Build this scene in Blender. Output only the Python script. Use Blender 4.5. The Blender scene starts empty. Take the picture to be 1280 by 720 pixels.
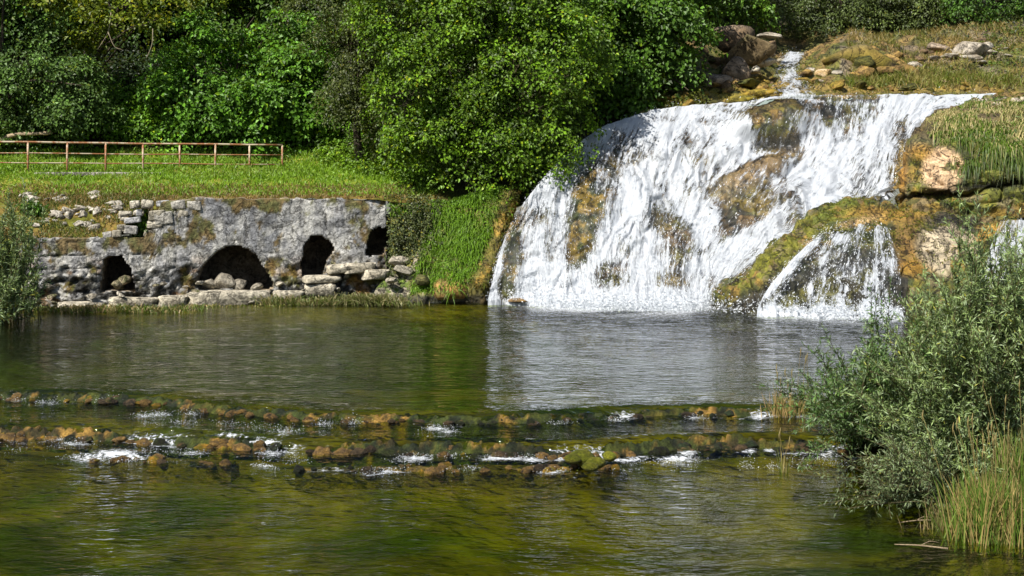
import bpy, math, random
import numpy as np
from mathutils import Vector

random.seed(7)
rng = np.random.default_rng(7)
scene = bpy.context.scene
COL = scene.collection

# ------------------------------------------------------------------ camera, sky, sun, exposure
CAM_H, FPX, HZ = 4.0, 1760.0, 227.0          # metres above the pool, focal length in photo pixels, horizon row
cd = bpy.data.cameras.new("camera")
cam = bpy.data.objects.new("camera", cd)
COL.objects.link(cam)
cam.location = (0, 0, CAM_H)
cam.rotation_euler = (math.pi / 2, 0, 0)
cd.sensor_width = 36.0
cd.lens = 36.0 * FPX / 1280.0
cd.shift_y = -(360.0 - HZ) / 1280.0
cd.clip_end = 2000
scene.camera = cam

SUN_AZ = math.atan2(-0.62, -0.78)             # behind the camera, to the left
SUN_EL = math.radians(47)
sun_dir = Vector((math.sin(SUN_AZ) * math.cos(SUN_EL), math.cos(SUN_AZ) * math.cos(SUN_EL), math.sin(SUN_EL)))
world = bpy.data.worlds.new("World")
scene.world = world
world.use_nodes = True
wn = world.node_tree
sky = wn.nodes.new("ShaderNodeTexSky")
sky.sky_type = 'NISHITA'
sky.sun_disc = False
sky.sun_elevation = SUN_EL
sky.sun_rotation = SUN_AZ
wn.links.new(sky.outputs[0], wn.nodes["Background"].inputs[0])
wn.nodes["Background"].inputs[1].default_value = 0.07
sl = bpy.data.lights.new("sun", 'SUN')
sl.energy = 5.0
sl.angle = math.radians(0.5)
sl.color = (1.0, 0.955, 0.88)
so = bpy.data.objects.new("sun", sl)
COL.objects.link(so)
so.rotation_euler = sun_dir.to_track_quat('Z', 'Y').to_euler()
scene.view_settings.view_transform = 'Standard'
scene.view_settings.look = 'None'
scene.view_settings.gamma = 1
scene.view_settings.exposure = 0.6
scene.cycles.use_denoising = True
scene.cycles.max_bounces = 8
scene.cycles.transparent_max_bounces = 12
scene.cycles.caustics_reflective = False
scene.cycles.caustics_refractive = False

# ------------------------------------------------------------------ helpers
def px3(px, py, Y):
    """photo pixel at a distance Y -> world point"""
    return np.array([(px - 640.0) / FPX * Y, Y, CAM_H - (py - HZ) / FPX * Y])

def pxy(px, py, z=0.0):
    """photo pixel on a level plane z -> (x, y)"""
    Y = (CAM_H - z) * FPX / (np.asarray(py, float) - HZ)
    return (np.asarray(px, float) - 640.0) / FPX * Y, Y

def to_px(V):
    V = np.asarray(V)
    return 640 + FPX * V[..., 0] / V[..., 1], HZ + (CAM_H - V[..., 2]) / V[..., 1] * FPX

def unit(v):
    return v / np.maximum(np.linalg.norm(v, axis=-1, keepdims=True), 1e-9)

def _h(i, j, k, seed):
    n = (i * 374761393 + j * 668265263 + k * 2147483647 + seed * 974634777) & 0xFFFFFFFF
    n = ((n ^ (n >> 13)) * 1274126177) & 0xFFFFFFFF
    n = ((n ^ (n >> 16)) * 2246822519) & 0xFFFFFFFF
    return (n ^ (n >> 15)) / 4294967295.0

def vnoise(P, seed=0):
    P = np.asarray(P, float)
    I = np.floor(P).astype(np.int64)
    f = P - I
    f = f * f * (3 - 2 * f)
    out = 0
    for a in (0, 1):
        for b in (0, 1):
            for c in (0, 1):
                w = (f[..., 0] if a else 1 - f[..., 0]) * (f[..., 1] if b else 1 - f[..., 1]) * (f[..., 2] if c else 1 - f[..., 2])
                out = out + w * _h(I[..., 0] + a, I[..., 1] + b, I[..., 2] + c, seed)
    return out

_a = np.linalg.qr(np.array([[.76, -.54, .36], [.48, .84, .25], [-.43, -.02, .9]]))[0]
ROT = _a
def fbm(P, octv=4, seed=0, gain=0.5):
    s, a, t = 0, 1.0, 0
    P = np.asarray(P, float)
    for o in range(octv):
        P = P @ ROT
        s = s + a * vnoise(P * (2.03 ** o) + 17.3 * o, seed + o)
        t += a
        a *= gain
    return s / t

def sstep(a, b, x):
    t = np.clip((x - a) / (b - a), 0, 1)
    return t * t * (3 - 2 * t)

def mixc(a, b, f):
    return np.asarray(a) * (1 - f[..., None]) + np.asarray(b) * f[..., None]

def mesh(name, V, F, col=None, smooth=True, attrs=None):
    me = bpy.data.meshes.new(name)
    V = np.ascontiguousarray(V, np.float32)
    F = np.ascontiguousarray(F, np.int32)
    n, k = F.shape
    me.vertices.add(len(V)); me.vertices.foreach_set("co", V.ravel())
    me.loops.add(n * k); me.loops.foreach_set("vertex_index", F.ravel())
    me.polygons.add(n)
    me.polygons.foreach_set("loop_start", np.arange(0, n * k, k, dtype=np.int32))
    me.polygons.foreach_set("use_smooth", np.full(n, smooth))
    if col is not None:
        at = me.attributes.new("Col", 'FLOAT_COLOR', 'POINT')
        c = np.ones((len(V), 4), np.float32); c[:, :3] = col
        at.data.foreach_set("color", c.ravel())
    for an, av in (attrs or {}).items():
        av = np.ascontiguousarray(av, np.float32)
        if av.ndim == 1:
            at = me.attributes.new(an, 'FLOAT', 'POINT'); at.data.foreach_set("value", av)
        else:
            at = me.attributes.new(an, 'FLOAT_VECTOR', 'POINT'); at.data.foreach_set("vector", av.ravel())
    me.update(calc_edges=True)
    me.validate()
    return me

def link(name, me, mat=None, parent=None, kind=None, label=None, cat=None, group=None, loc=None):
    o = bpy.data.objects.new(name, me)
    COL.objects.link(o)
    if mat is not None and me is not None and not me.materials:
        me.materials.append(mat)
    if parent is not None:
        o.parent = parent
    if loc is not None:
        o.location = loc
    tag(o, label, cat, group, kind)
    return o

def tag(o, label=None, cat=None, group=None, kind=None):
    for k, v in (("label", label), ("category", cat), ("group", group), ("kind", kind)):
        if v:
            o[k] = v
    return o

def grid_faces(nr, nc):
    i = np.arange(nr * nc).reshape(nr, nc)
    return np.stack([i[:-1, :-1], i[:-1, 1:], i[1:, 1:], i[1:, :-1]], -1).reshape(-1, 4)

def cr(ctrl, n, axis):
    """Catmull-Rom resampling of control points along an axis"""
    c = np.moveaxis(np.asarray(ctrl, float), axis, 0)
    m = len(c)
    u = np.linspace(0, m - 1, n)
    i = np.clip(np.floor(u).astype(int), 0, m - 2)
    t = (u - i).reshape((-1,) + (1,) * (c.ndim - 1))
    p1, p2 = c[i], c[i + 1]
    p0 = np.where((i > 0).reshape(t.shape), c[np.maximum(i - 1, 0)], 2 * p1 - p2)
    p3 = np.where((i < m - 2).reshape(t.shape), c[np.minimum(i + 2, m - 1)], 2 * p2 - p1)
    q = 0.5 * (2 * p1 + (p2 - p0) * t + (2 * p0 - 5 * p1 + 4 * p2 - p3) * t * t + (3 * p1 - p0 - 3 * p2 + p3) * t ** 3)
    return np.moveaxis(q, 0, axis)

def patch(cols, nr, nc):
    """cols[c][r] = (px, py, Y); returns a nr x nc x 3 world grid"""
    C = np.array([[px3(*p) for p in c] for c in cols])        # C x R x 3
    return cr(cr(C.transpose(1, 0, 2), nr, 0), nc, 1)

def grid_normals(G):
    du = np.gradient(G, axis=1); dv = np.gradient(G, axis=0)
    n = unit(np.cross(du, dv))
    flip = np.where(n[..., 1] - 0.6 * n[..., 2] > 0, -1.0, 1.0)
    return n * flip[..., None]

def tube(P, R, ns=6, cap=True):
    P = np.asarray(P, float); R = np.broadcast_to(np.asarray(R, float), (len(P),))
    T = unit(np.gradient(P, axis=0))
    ref = np.array([0.31, 0.17, 0.93]); ref2 = np.array([0.9, 0.2, 0.1])
    A = np.cross(T, ref); bad = np.linalg.norm(A, axis=1) < 0.2
    A[bad] = np.cross(T[bad], ref2); A = unit(A)
    B = np.cross(T, A)
    a = np.linspace(0, 2 * np.pi, ns, endpoint=False)
    V = P[:, None] + R[:, None, None] * (A[:, None] * np.cos(a)[None, :, None] + B[:, None] * np.sin(a)[None, :, None])
    V = V.reshape(-1, 3)
    F = []
    for i in range(len(P) - 1):
        for j in range(ns):
            k = (j + 1) % ns
            F.append((i * ns + j, i * ns + k, (i + 1) * ns + k, (i + 1) * ns + j))
    F = np.array(F)
    if cap:
        V = np.vstack([V, P[:1], P[-1:]])
        a0, a1 = len(V) - 2, len(V) - 1
        e = (len(P) - 1) * ns
        F = np.vstack([F, [(a0, (j + 1) % ns, j, a0) for j in range(0)]]) if False else F
        C = [((j + 1) % ns, j, a0, a0) for j in range(ns)] + [(e + j, e + (j + 1) % ns, a1, a1) for j in range(ns)]
        C = [(c[0], c[1], c[2]) for c in C]
        return V, F, np.array(C)
    return V, F, np.zeros((0, 3), int)

def tri(F):
    return np.vstack([F[:, [0, 1, 2]], F[:, [0, 2, 3]]])

def tubes_mesh(name, specs, col=None, ns=6):
    Vs, Fs, off, Cs = [], [], 0, []
    for k, (P, R) in enumerate(specs):
        V, F, C = tube(P, R, ns)
        Vs.append(V); Fs.append(np.vstack([tri(F), C]) + off); off += len(V)
        if col is not None:
            Cs.append(np.tile(np.asarray(col(k) if callable(col) else col, float), (len(V), 1)))
    return mesh(name, np.vstack(Vs), np.vstack(Fs), np.vstack(Cs) if Cs else None)

# ------------------------------------------------------------------ materials
def newmat(name):
    m = bpy.data.materials.new(name); m.use_nodes = True
    nt = m.node_tree
    for n in list(nt.nodes):
        nt.nodes.remove(n)
    return m, nt

class NT:
    def __init__(s, nt): s.nt = nt
    def n(s, t, **kw):
        nd = s.nt.nodes.new(t)
        for k, v in kw.items():
            if k.startswith("i_"):
                key = k[2:]
                nd.inputs[int(key) if key.isdigit() else key.replace("_", " ")].default_value = v
            else:
                setattr(nd, k, v)
        return nd
    def l(s, a, b): s.nt.links.new(a, b)
    def math(s, op, a, b=None, clamp=False):
        nd = s.n("ShaderNodeMath", operation=op, use_clamp=clamp)
        for i, v in enumerate((a, b)):
            if v is None: continue
            if hasattr(v, "links"): s.l(v, nd.inputs[i])
            else: nd.inputs[i].default_value = v
        return nd.outputs[0]
    def mix(s, f, a, b, mode='MIX'):
        nd = s.n("ShaderNodeMix", data_type='RGBA', blend_type=mode)
        for sock, v in ((nd.inputs[0], f), (nd.inputs[6], a), (nd.inputs[7], b)):
            if hasattr(v, "links"): s.l(v, sock)
            else: sock.default_value = v if not isinstance(v, tuple) else (*v, 1.0)[:4]
        return nd.outputs[2]
    def ramp(s, x, p0, p1, c0=0.0, c1=1.0):
        nd = s.n("ShaderNodeMapRange", interpolation_type='SMOOTHSTEP')
        s.l(x, nd.inputs[0])
        for i, v in enumerate((p0, p1, c0, c1)): nd.inputs[i + 1].default_value = v
        return nd.outputs[0]
    def noise(s, vec, scale, detail=4.0, rough=0.55, dist=0.0):
        nd = s.n("ShaderNodeTexNoise", i_Scale=scale, i_Detail=detail, i_Roughness=rough, i_Distortion=dist)
        if vec is not None: s.l(vec, nd.inputs["Vector"])
        return nd.outputs[0]

def leaf_mat(name, trans=0.35, gloss=0.02, rough=0.5):
    m, nt = newmat(name); N = NT(nt)
    a = N.n("ShaderNodeAttribute", attribute_name="Col")
    df = N.n("ShaderNodeBsdfDiffuse"); N.l(a.outputs[0], df.inputs[0])
    tr = N.n("ShaderNodeBsdfTranslucent")
    N.l(N.mix(0.35, a.outputs[0], (0.20, 0.24, 0.008), 'MIX'), tr.inputs[0])
    gl = N.n("ShaderNodeBsdfGlossy", i_Roughness=rough); gl.inputs[0].default_value = (1, 1, 1, 1)
    m1 = N.n("ShaderNodeMixShader"); m1.inputs[0].default_value = trans
    N.l(df.outputs[0], m1.inputs[1]); N.l(tr.outputs[0], m1.inputs[2])
    m2 = N.n("ShaderNodeMixShader"); m2.inputs[0].default_value = gloss
    N.l(m1.outputs[0], m2.inputs[1]); N.l(gl.outputs[0], m2.inputs[2])
    out = N.n("ShaderNodeOutputMaterial"); N.l(m2.outputs[0], out.inputs[0])
    return m

def rock_mat(name, scale=2.0, bump=0.5, rough=0.85, var=0.5, spec=0.3, objvar=0.0, fine=9.0, crack=0.0):
    m, nt = newmat(name); N = NT(nt)
    a = N.n("ShaderNodeAttribute", attribute_name="Col")
    g = N.n("ShaderNodeNewGeometry")
    tc = N.n("ShaderNodeTexCoord")
    vec = g.outputs["Position"] if objvar == 0 else tc.outputs["Object"]
    n1 = N.noise(vec, scale * 2, 6, 0.65)
    n2 = N.noise(vec, scale * fine, 5, 0.7)
    f = N.math('MULTIPLY', N.ramp(n1, 0.25, 0.75, 1 - var, 1 + var), N.ramp(n2, 0.2, 0.8, 1 - var * 0.9, 1 + var * 0.9))
    if objvar:
        oi = N.n("ShaderNodeObjectInfo")
        f = N.math('MULTIPLY', f, N.ramp(oi.outputs["Random"], 0, 1, 1 - objvar, 1 + objvar))
    n3 = N.noise(vec, scale * 1.1 if objvar == 0 else scale * .7, 7, 0.62, 0.4)
    ck = N.ramp(N.math('ABSOLUTE', N.math('SUBTRACT', n3, 0.5)), 0.0, 0.022, 1.0 - crack, 1.0)
    f = N.math('MULTIPLY', f, ck)
    c = N.n("ShaderNodeVectorMath", operation='SCALE')
    N.l(a.outputs[0], c.inputs[0]); N.l(f, c.inputs["Scale"])
    b = N.n("ShaderNodeBsdfPrincipled", i_Roughness=rough)
    b.inputs["Specular IOR Level"].default_value = spec
    N.l(c.outputs[0], b.inputs["Base Color"])
    h = N.math('ADD', N.math('ADD', N.math('MULTIPLY', n1, 0.7), N.math('MULTIPLY', n2, 0.35)), N.math('MULTIPLY', ck, 0.5))
    bp = N.n("ShaderNodeBump", i_Strength=bump, i_Distance=0.12); N.l(h, bp.inputs["Height"])
    N.l(bp.outputs[0], b.inputs["Normal"])
    out = N.n("ShaderNodeOutputMaterial"); N.l(b.outputs[0], out.inputs[0])
    return m

M_LEAF = leaf_mat("broad_leaf", 0.34, 0.022)
M_DLEAF = leaf_mat("dark_leaf", 0.26, 0.022)
M_WILLOW = leaf_mat("willow_leaf", 0.26, 0.03, 0.5)
M_GRASS = leaf_mat("grass_blade", 0.42, 0.02, 0.5)
M_TUFA = rock_mat("tufa_rock", 1.6, 1.0, 0.7, 0.55, 0.45, crack=0.75)
M_ROCK = rock_mat("boulder_rock", 1.3, 0.8, 0.85, 0.4, 0.3, 0.12, crack=0.6)
M_STONE = rock_mat("weir_stone", 1.6, 1.0, 0.55, 0.6, 0.25, 0.35)
M_RIDGE = rock_mat("weir_ridge", 3.0, 1.0, 0.6, 0.65, 0.2)
M_WALL = rock_mat("limestone_wall", 1.5, 0.9, 0.9, 0.45, 0.2, fine=8.0, crack=0.55)
M_SOIL = rock_mat("bank_soil", 1.2, 0.8, 0.95, 0.45, 0.1)
M_BARK = rock_mat("bark", 3.0, 0.8, 0.95, 0.4, 0.15)
M_BED = rock_mat("riverbed_silt", 0.45, 0.3, 0.9, 0.55, 0.1, fine=5.0)

def paint_rust():
    m, nt = newmat("rusty_paint"); N = NT(nt)
    g = N.n("ShaderNodeNewGeometry")
    n = N.noise(g.outputs["Position"], 2.2, 6, 0.7)
    n2 = N.noise(g.outputs["Position"], 14, 3, 0.6)
    f = N.ramp(N.math('ADD', N.math('MULTIPLY', n, 0.8), N.math('MULTIPLY', n2, 0.2)), 0.43, 0.55)
    c = N.mix(f, (0.52, 0.43, 0.30), (0.30, 0.12, 0.045))
    b = N.n("ShaderNodeBsdfPrincipled", i_Roughness=0.7); N.l(c, b.inputs["Base Color"])
    out = N.n("ShaderNodeOutputMaterial"); N.l(b.outputs[0], out.inputs[0])
    return m
M_RUST = paint_rust()

def water_mat():
    m, nt = newmat("river_water"); N = NT(nt)
    g = N.n("ShaderNodeNewGeometry")
    at = N.n("ShaderNodeAttribute", attribute_name="foam")
    ch = N.n("ShaderNodeAttribute", attribute_name="chop")
    mp = N.n("ShaderNodeMapping"); mp.inputs["Scale"].default_value = (0.85, 1.55, 1)
    N.l(g.outputs["Position"], mp.inputs[0])
    n1 = N.noise(mp.outputs[0], 3.8, 2, 0.45, 0.4)
    n2 = N.noise(mp.outputs[0], 10.0, 2, 0.5, 0.3)
    n3 = N.noise(mp.outputs[0], 0.8, 2, 0.5)
    n4 = N.noise(g.outputs["Position"], 0.33, 3, 0.6, 0.8)
    h = N.math('ADD', N.math('ADD', N.math('MULTIPLY', n1, 0.062), N.math('MULTIPLY', n2, 0.022)), N.math('MULTIPLY', n3, 0.05))
    h = N.math('MULTIPLY', h, N.math('MULTIPLY', ch.outputs["Fac"], N.ramp(n4, 0.3, 0.7, 0.65, 1.25)))
    bp = N.n("ShaderNodeBump", i_Strength=1.0, i_Distance=1.0); N.l(h, bp.inputs["Height"])
    fr = N.n("ShaderNodeFresnel", i_IOR=1.33); N.l(bp.outputs[0], fr.inputs["Normal"])
    gl = N.n("ShaderNodeBsdfGlossy", i_Roughness=0.03); N.l(bp.outputs[0], gl.inputs["Normal"])
    gl.inputs[0].default_value = (0.95, 0.97, 1, 1)
    tp = N.n("ShaderNodeBsdfTransparent"); tp.inputs[0].default_value = (0.66, 0.74, 0.24, 1)
    m1 = N.n("ShaderNodeMixShader"); N.l(fr.outputs[0], m1.inputs[0])
    N.l(tp.outputs[0], m1.inputs[1]); N.l(gl.outputs[0], m1.inputs[2])
    df = N.n("ShaderNodeBsdfDiffuse"); df.inputs[0].default_value = (0.72, 0.75, 0.78, 1)
    fn = N.noise(mp.outputs[0], 14.0, 5, 0.75, 0.6)
    fm = N.ramp(N.math('ADD', N.math('MULTIPLY', at.outputs["Fac"], 0.72), N.math('MULTIPLY', N.math('SUBTRACT', fn, 0.5), 1.7)), 0.36, 0.85)
    m2 = N.n("ShaderNodeMixShader"); N.l(fm, m2.inputs[0])
    N.l(m1.outputs[0], m2.inputs[1]); N.l(df.outputs[0], m2.inputs[2])
    out = N.n("ShaderNodeOutputMaterial"); N.l(m2.outputs[0], out.inputs[0])
    return m
M_WATER = water_mat()

def fall_mat():
    m, nt = newmat("falling_water"); N = NT(nt)
    fl = N.n("ShaderNodeAttribute", attribute_name="flow")
    dn = N.n("ShaderNodeAttribute", attribute_name="dens")
    def mapped(sx, sy):
        mp = N.n("ShaderNodeMapping"); mp.inputs["Scale"].default_value = (sx, sy, 1)
        N.l(fl.outputs["Vector"], mp.inputs[0]); return mp.outputs[0]
    a = N.noise(mapped(4.8, 0.6), 1.0, 4, 0.6, 0.5)
    b = N.noise(mapped(9.0, 2.4), 1.0, 5, 0.78, 0.4)
    c = N.noise(mapped(1.3, 0.45), 1.0, 2, 0.5)
    s = N.math('ADD', N.math('ADD', N.math('MULTIPLY', a, 0.45), N.math('MULTIPLY', b, 0.8)), N.math('MULTIPLY', c, 0.25))
    s = N.math('SUBTRACT', s, 0.75)
    fac = N.ramp(N.math('ADD', N.math('MULTIPLY', s, 1.55), dn.outputs["Fac"]), 0.30, 0.62)
    h = N.math('ADD', N.math('MULTIPLY', a, 0.55), N.math('MULTIPLY', b, 0.45))
    bp = N.n("ShaderNodeBump", i_Strength=1.0, i_Distance=0.13); N.l(h, bp.inputs["Height"])
    df = N.n("ShaderNodeBsdfDiffuse"); N.l(bp.outputs[0], df.inputs["Normal"]); df.inputs[0].default_value = (0.55, 0.58, 0.62, 1)
    tl = N.n("ShaderNodeBsdfTranslucent"); tl.inputs[0].default_value = (0.8, 0.84, 0.88, 1)
    gl = N.n("ShaderNodeBsdfGlossy", i_Roughness=0.25); N.l(bp.outputs[0], gl.inputs["Normal"])
    m0 = N.n("ShaderNodeMixShader"); m0.inputs[0].default_value = 0.2
    N.l(df.outputs[0], m0.inputs[1]); N.l(tl.outputs[0], m0.inputs[2])
    m1 = N.n("ShaderNodeMixShader"); m1.inputs[0].default_value = 0.06
    N.l(m0.outputs[0], m1.inputs[1]); N.l(gl.outputs[0], m1.inputs[2])
    # clear film of water between the white strands
    tp = N.n("ShaderNodeBsdfTransparent"); tp.inputs[0].default_value = (0.93, 0.94, 0.9, 1)
    g2 = N.n("ShaderNodeBsdfGlossy", i_Roughness=0.12); N.l(bp.outputs[0], g2.inputs["Normal"])
    m3 = N.n("ShaderNodeMixShader"); m3.inputs[0].default_value = 0.06
    N.l(tp.outputs[0], m3.inputs[1]); N.l(g2.outputs[0], m3.inputs[2])
    m2 = N.n("ShaderNodeMixShader"); N.l(fac, m2.inputs[0])
    N.l(m3.outputs[0], m2.inputs[1]); N.l(m1.outputs[0], m2.inputs[2])
    out = N.n("ShaderNodeOutputMaterial"); N.l(m2.outputs[0], out.inputs[0])
    return m
M_FALL = fall_mat()

def drop_mat():
    m, nt = newmat("water_drops"); N = NT(nt)
    df = N.n("ShaderNodeBsdfDiffuse"); df.inputs[0].default_value = (0.70, 0.73, 0.76, 1)
    tl = N.n("ShaderNodeBsdfTranslucent"); tl.inputs[0].default_value = (0.82, 0.85, 0.88, 1)
    m0 = N.n("ShaderNodeMixShader"); m0.inputs[0].default_value = 0.3
    N.l(df.outputs[0], m0.inputs[1]); N.l(tl.outputs[0], m0.inputs[2])
    out = N.n("ShaderNodeOutputMaterial"); N.l(m0.outputs[0], out.inputs[0])
    return m
M_DROP = drop_mat()

# palette (albedo)
MOSS = (0.115, 0.115, 0.012); MOSSD = (0.035, 0.045, 0.010); OCHRE = (0.36, 0.185, 0.022); TAN = (0.52, 0.38, 0.24)
DARK = (0.022, 0.019, 0.013); BROWN = (0.15, 0.095, 0.045); GREY = (0.27, 0.275, 0.28); PALE = (0.46, 0.42, 0.34)
SOIL = (0.10, 0.065, 0.03); GRASSY = (0.085, 0.10, 0.016)

def blob(px, py, cx, cy, rx, ry, ang=0.0, soft=0.6):
    """1 inside a soft ellipse given in photo pixels"""
    a = math.radians(ang); dx, dy = px - cx, py - cy
    u = (dx * math.cos(a) + dy * math.sin(a)) / rx; v = (-dx * math.sin(a) + dy * math.cos(a)) / ry
    r = np.sqrt(u * u + v * v)
    return 1 - sstep(1 - soft, 1 + soft * 0.5, r)

# ------------------------------------------------------------------ weirs and river
W1 = np.array([(-700, 497), (0, 499), (100, 500), (200, 506), (270, 516), (330, 521), (420, 527), (500, 527), (600, 530), (700, 526), (800, 521), (900, 518), (1010, 520), (1100, 522), (1900, 526)], float)
W2 = np.array([(-700, 546), (0, 548), (130, 550), (180, 554), (260, 560), (320, 562), (400, 565), (500, 568), (600, 569), (700, 571), (780, 567), (850, 562), (950, 560), (1050, 562), (1150, 562), (1900, 562)], float)
W3 = np.array([(-700, 566), (0, 568), (130, 575), (200, 577), (300, 580), (390, 588), (500, 588), (600, 587), (740, 588), (800, 580), (900, 574), (1050, 572), (1900, 572)], float)
Z1, Z2, Z3 = -0.16, -0.38, -0.46
wl = []
for W, z in ((W1, Z1), (W2, Z2), (W3, Z3)):
    x, y = pxy(W[:, 0], W[:, 1], z)
    wl.append((x, y))
def weir_y(k, x):
    return np.interp(x, *wl[k]) + 0.18 * (fbm(np.stack([x * 1.3, x * 0 + 5 * k, x * 0], -1), 3, 40 + k) - 0.5)
def ridge_h(k, x):
    """how far the ridge stands up along its length: 0 where the river spills over it"""
    q_ = np.stack([x * .75, x * 0 + 11 * k, x * 0], -1)
    return sstep(.32, .52, fbm(q_, 3, 70 + k))
def water_z(x, y):
    z = np.zeros_like(x)
    for k, dz in enumerate((-Z1, Z1 - Z2, Z2 - Z3)):
        z = z - dz * (1 - sstep(-0.05, 0.28, y - weir_y(k, x)))
    return z

FOAM = [(20, 546, 22, 5, .9), (70, 549, 20, 4, .8), (95, 555, 26, 4, .75), (145, 568, 40, 7, 1.0), (110, 572, 40, 5, .8), (165, 572, 30, 4, .9), (190, 550, 25, 4, .75), (225, 545, 20, 4, .8),
        (240, 568, 30, 4, .7), (290, 545, 30, 4, .8), (330, 552, 26, 6, .9), (340, 566, 26, 5, .75), (330, 582, 20, 4, .7), (200, 518, 25, 3, .7), (180, 520, 18, 3, .7), (240, 517, 18, 3, .6),
        (440, 528, 16, 3, .7), (545, 536, 20, 4, .8), (560, 540, 16, 3, .8), (520, 572, 26, 5, .9), (510, 576, 30, 3, .7), (480, 588, 34, 4, .95), (470, 591, 26, 3, .8), (560, 568, 18, 4, .8),
        (630, 573, 36, 4, 1.0), (665, 574, 26, 4, .9), (690, 590, 26, 3, .85), (590, 586, 16, 2, .6), (780, 575, 30, 3, .9), (845, 573, 34, 4, .95), (860, 567, 18, 4, .9), (795, 572, 22, 3, .8),
        (935, 563, 14, 4, .8), (965, 562, 14, 3, .85), (1000, 566, 36, 3, .8), (1050, 558, 18, 3, .8), (1030, 568, 20, 3, .8), (870, 523, 16, 3, .7), (770, 526, 14, 2, .6), (700, 530, 20, 2, .5), (60, 503, 26, 3, .6), (20, 500, 20, 2, .6), (130, 502, 16, 2, .5),
        (370, 558, 20, 5, .7), (355, 540, 20, 5, .6), (405, 530, 20, 3, .6), (520, 376, 22, 2, 0.95), (540, 377, 14, 1.5, .8)]

xs = np.concatenate([np.arange(-60, -16, 1.0), np.arange(-16, 18, 0.07), np.arange(18, 60, 1.0)])
ys = np.concatenate([np.arange(-40, 12, 2.0), np.arange(12, 18, 0.1), np.arange(18, 28, 0.05), np.arange(28, 50, 0.12)])
X, Yg = np.meshgrid(xs, ys)
Zg = water_z(X, Yg)
P = np.stack([X, Yg, Zg], -1)
ppx, ppy = to_px(P); ppx = np.where(Yg < 5, -9999, ppx)
foam = np.zeros_like(X)
for (cx, cy, rx, ry, s) in FOAM:
    foam = np.maximum(foam, s * np.exp(-((ppx - cx) / rx) ** 2 - ((ppy - cy) / (ry * 1.2)) ** 2))
# foaming foot of the falls
bx = np.array([590, 612, 640, 690, 765, 840, 870, 900, 945, 1003, 1056, 1127, 1180.]); by = np.array([376, 374, 379, 382, 386, 387, 386, 388, 391, 395, 398, 400, 402.])
by_ = np.interp(ppx, bx, by); infall = sstep(600, 625, ppx) * (1 - sstep(1120, 1150, ppx))
strong = np.interp(ppx, [600, 640, 680, 860, 890, 920, 950, 1120], [.6, .7, 1.1, 1.1, .7, .4, .9, .9])
foam = np.maximum(foam, infall * strong * (1 - sstep(-2, 9, ppy - by_ + 5 * (fbm(np.stack([ppx / 25, ppy / 9, ppx * 0], -1), 3, 3) - 0.5))))
fq = fbm(np.stack([X * .55, Yg * .8, X * 0], -1), 4, 14)
foam = np.maximum(foam, infall * strong * 0.9 * np.exp(-np.maximum(ppy - by_, 0) / 15) * (Yg > 30) * sstep(.34, .62, fq + .05))
foam = np.maximum(foam, 0.42 * sstep(600, 680, ppx) * sstep(1160, 1060, ppx) * np.exp(-np.maximum(ppy - by_, 0) / 26) * (Yg > 30) * sstep(.5, .66, fq))
foam = foam * (Yg > 10)
near_fall = np.exp(-np.hypot((X - 5) / 9, (Yg - 44) / 6) ** 2)
stepz = np.zeros_like(X)
for k in range(3):
    stepz = np.maximum(stepz, np.exp(-((Yg - weir_y(k, X) + 0.1) / 0.8) ** 2))
for k in range(3):
    spill = (1 - ridge_h(k, X)) * np.exp(-((Yg - weir_y(k, X) + .05) / .22) ** 2) + .5 * np.exp(-((Yg - weir_y(k, X) + .32) / .16) ** 2) * sstep(.5, .62, fbm(np.stack([X * 1.1, X * 0 + 4 * k, X * 0], -1), 3, 64 + k))
    foam = np.maximum(foam, spill * (.85, .9, .6)[k] * (ppx < 1080) * (ppx > -600))
chop = 0.58 + 1.7 * near_fall + 0.9 * stepz
chop = np.where(Yg < 22, 0.5 + 0.9 * stepz, chop)
disp = (fbm(np.stack([X * 1.6, Yg * 1.6, X * 0], -1), 3, 9) - 0.5) * (0.02 + 0.12 * near_fall + 0.09 * stepz)
P[..., 2] += disp
link("river_water", mesh("river_water", P.reshape(-1, 3), grid_faces(*X.shape), attrs={"foam": foam.ravel(), "chop": chop.ravel()}), M_WATER, kind="structure")

# riverbed
xs2 = np.concatenate([np.arange(-62, -18, 2.0), np.arange(-18, 20, 0.2), np.arange(20, 62, 2.0)])
ys2 = np.concatenate([np.arange(-42, 12, 2.0), np.arange(12, 30, 0.12), np.arange(30, 50, 0.3), np.arange(50, 96, 2.0)])
X, Yg = np.meshgrid(xs2, ys2)
n = fbm(np.stack([X * 0.35, Yg * 0.35, X * 0], -1), 4, 21)
depth = 0.75 + 0.9 * (n - 0.4)
for k in range(3):
    depth = depth * (1 - 0.75 * np.exp(-((Yg - weir_y(k, X) - 0.2) / 1.1) ** 2))
bank = np.interp(X, [-60, -18, -14.5, -11, -6.5, -4, -1.5, 1, 8, 12, 18, 60], [39, 41.5, 43.6, 44.8, 45.6, 45.8, 46, 49, 49, 48, 46, 46])
depth = depth + 0.9 * sstep(30, 40, Yg)
depth = depth * sstep(.2, -6, Yg - bank) + .05
depth = np.where(Yg < 20, depth + 0.03 * (20 - Yg), depth)
zb = water_z(X, Yg) - np.maximum(depth, 0.07)
n2 = fbm(np.stack([X * 0.55 + 9, Yg * 0.9, X * 0], -1), 5, 33)
c = mixc((0.108, 0.086, 0.008), (0.026, 0.040, 0.007), sstep(0.36, 0.64, n2))
c = mixc(c, (0.20, 0.125, 0.025), np.clip(1 - depth / 0.55, 0, 1) * 0.7 * sstep(.35, .6, fbm(np.stack([X * 1.5, Yg * 2.5, X * 0], -1), 4, 37)))
xl = np.clip((X + 5) / 8, 0, 1) * (Yg < 20)
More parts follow.
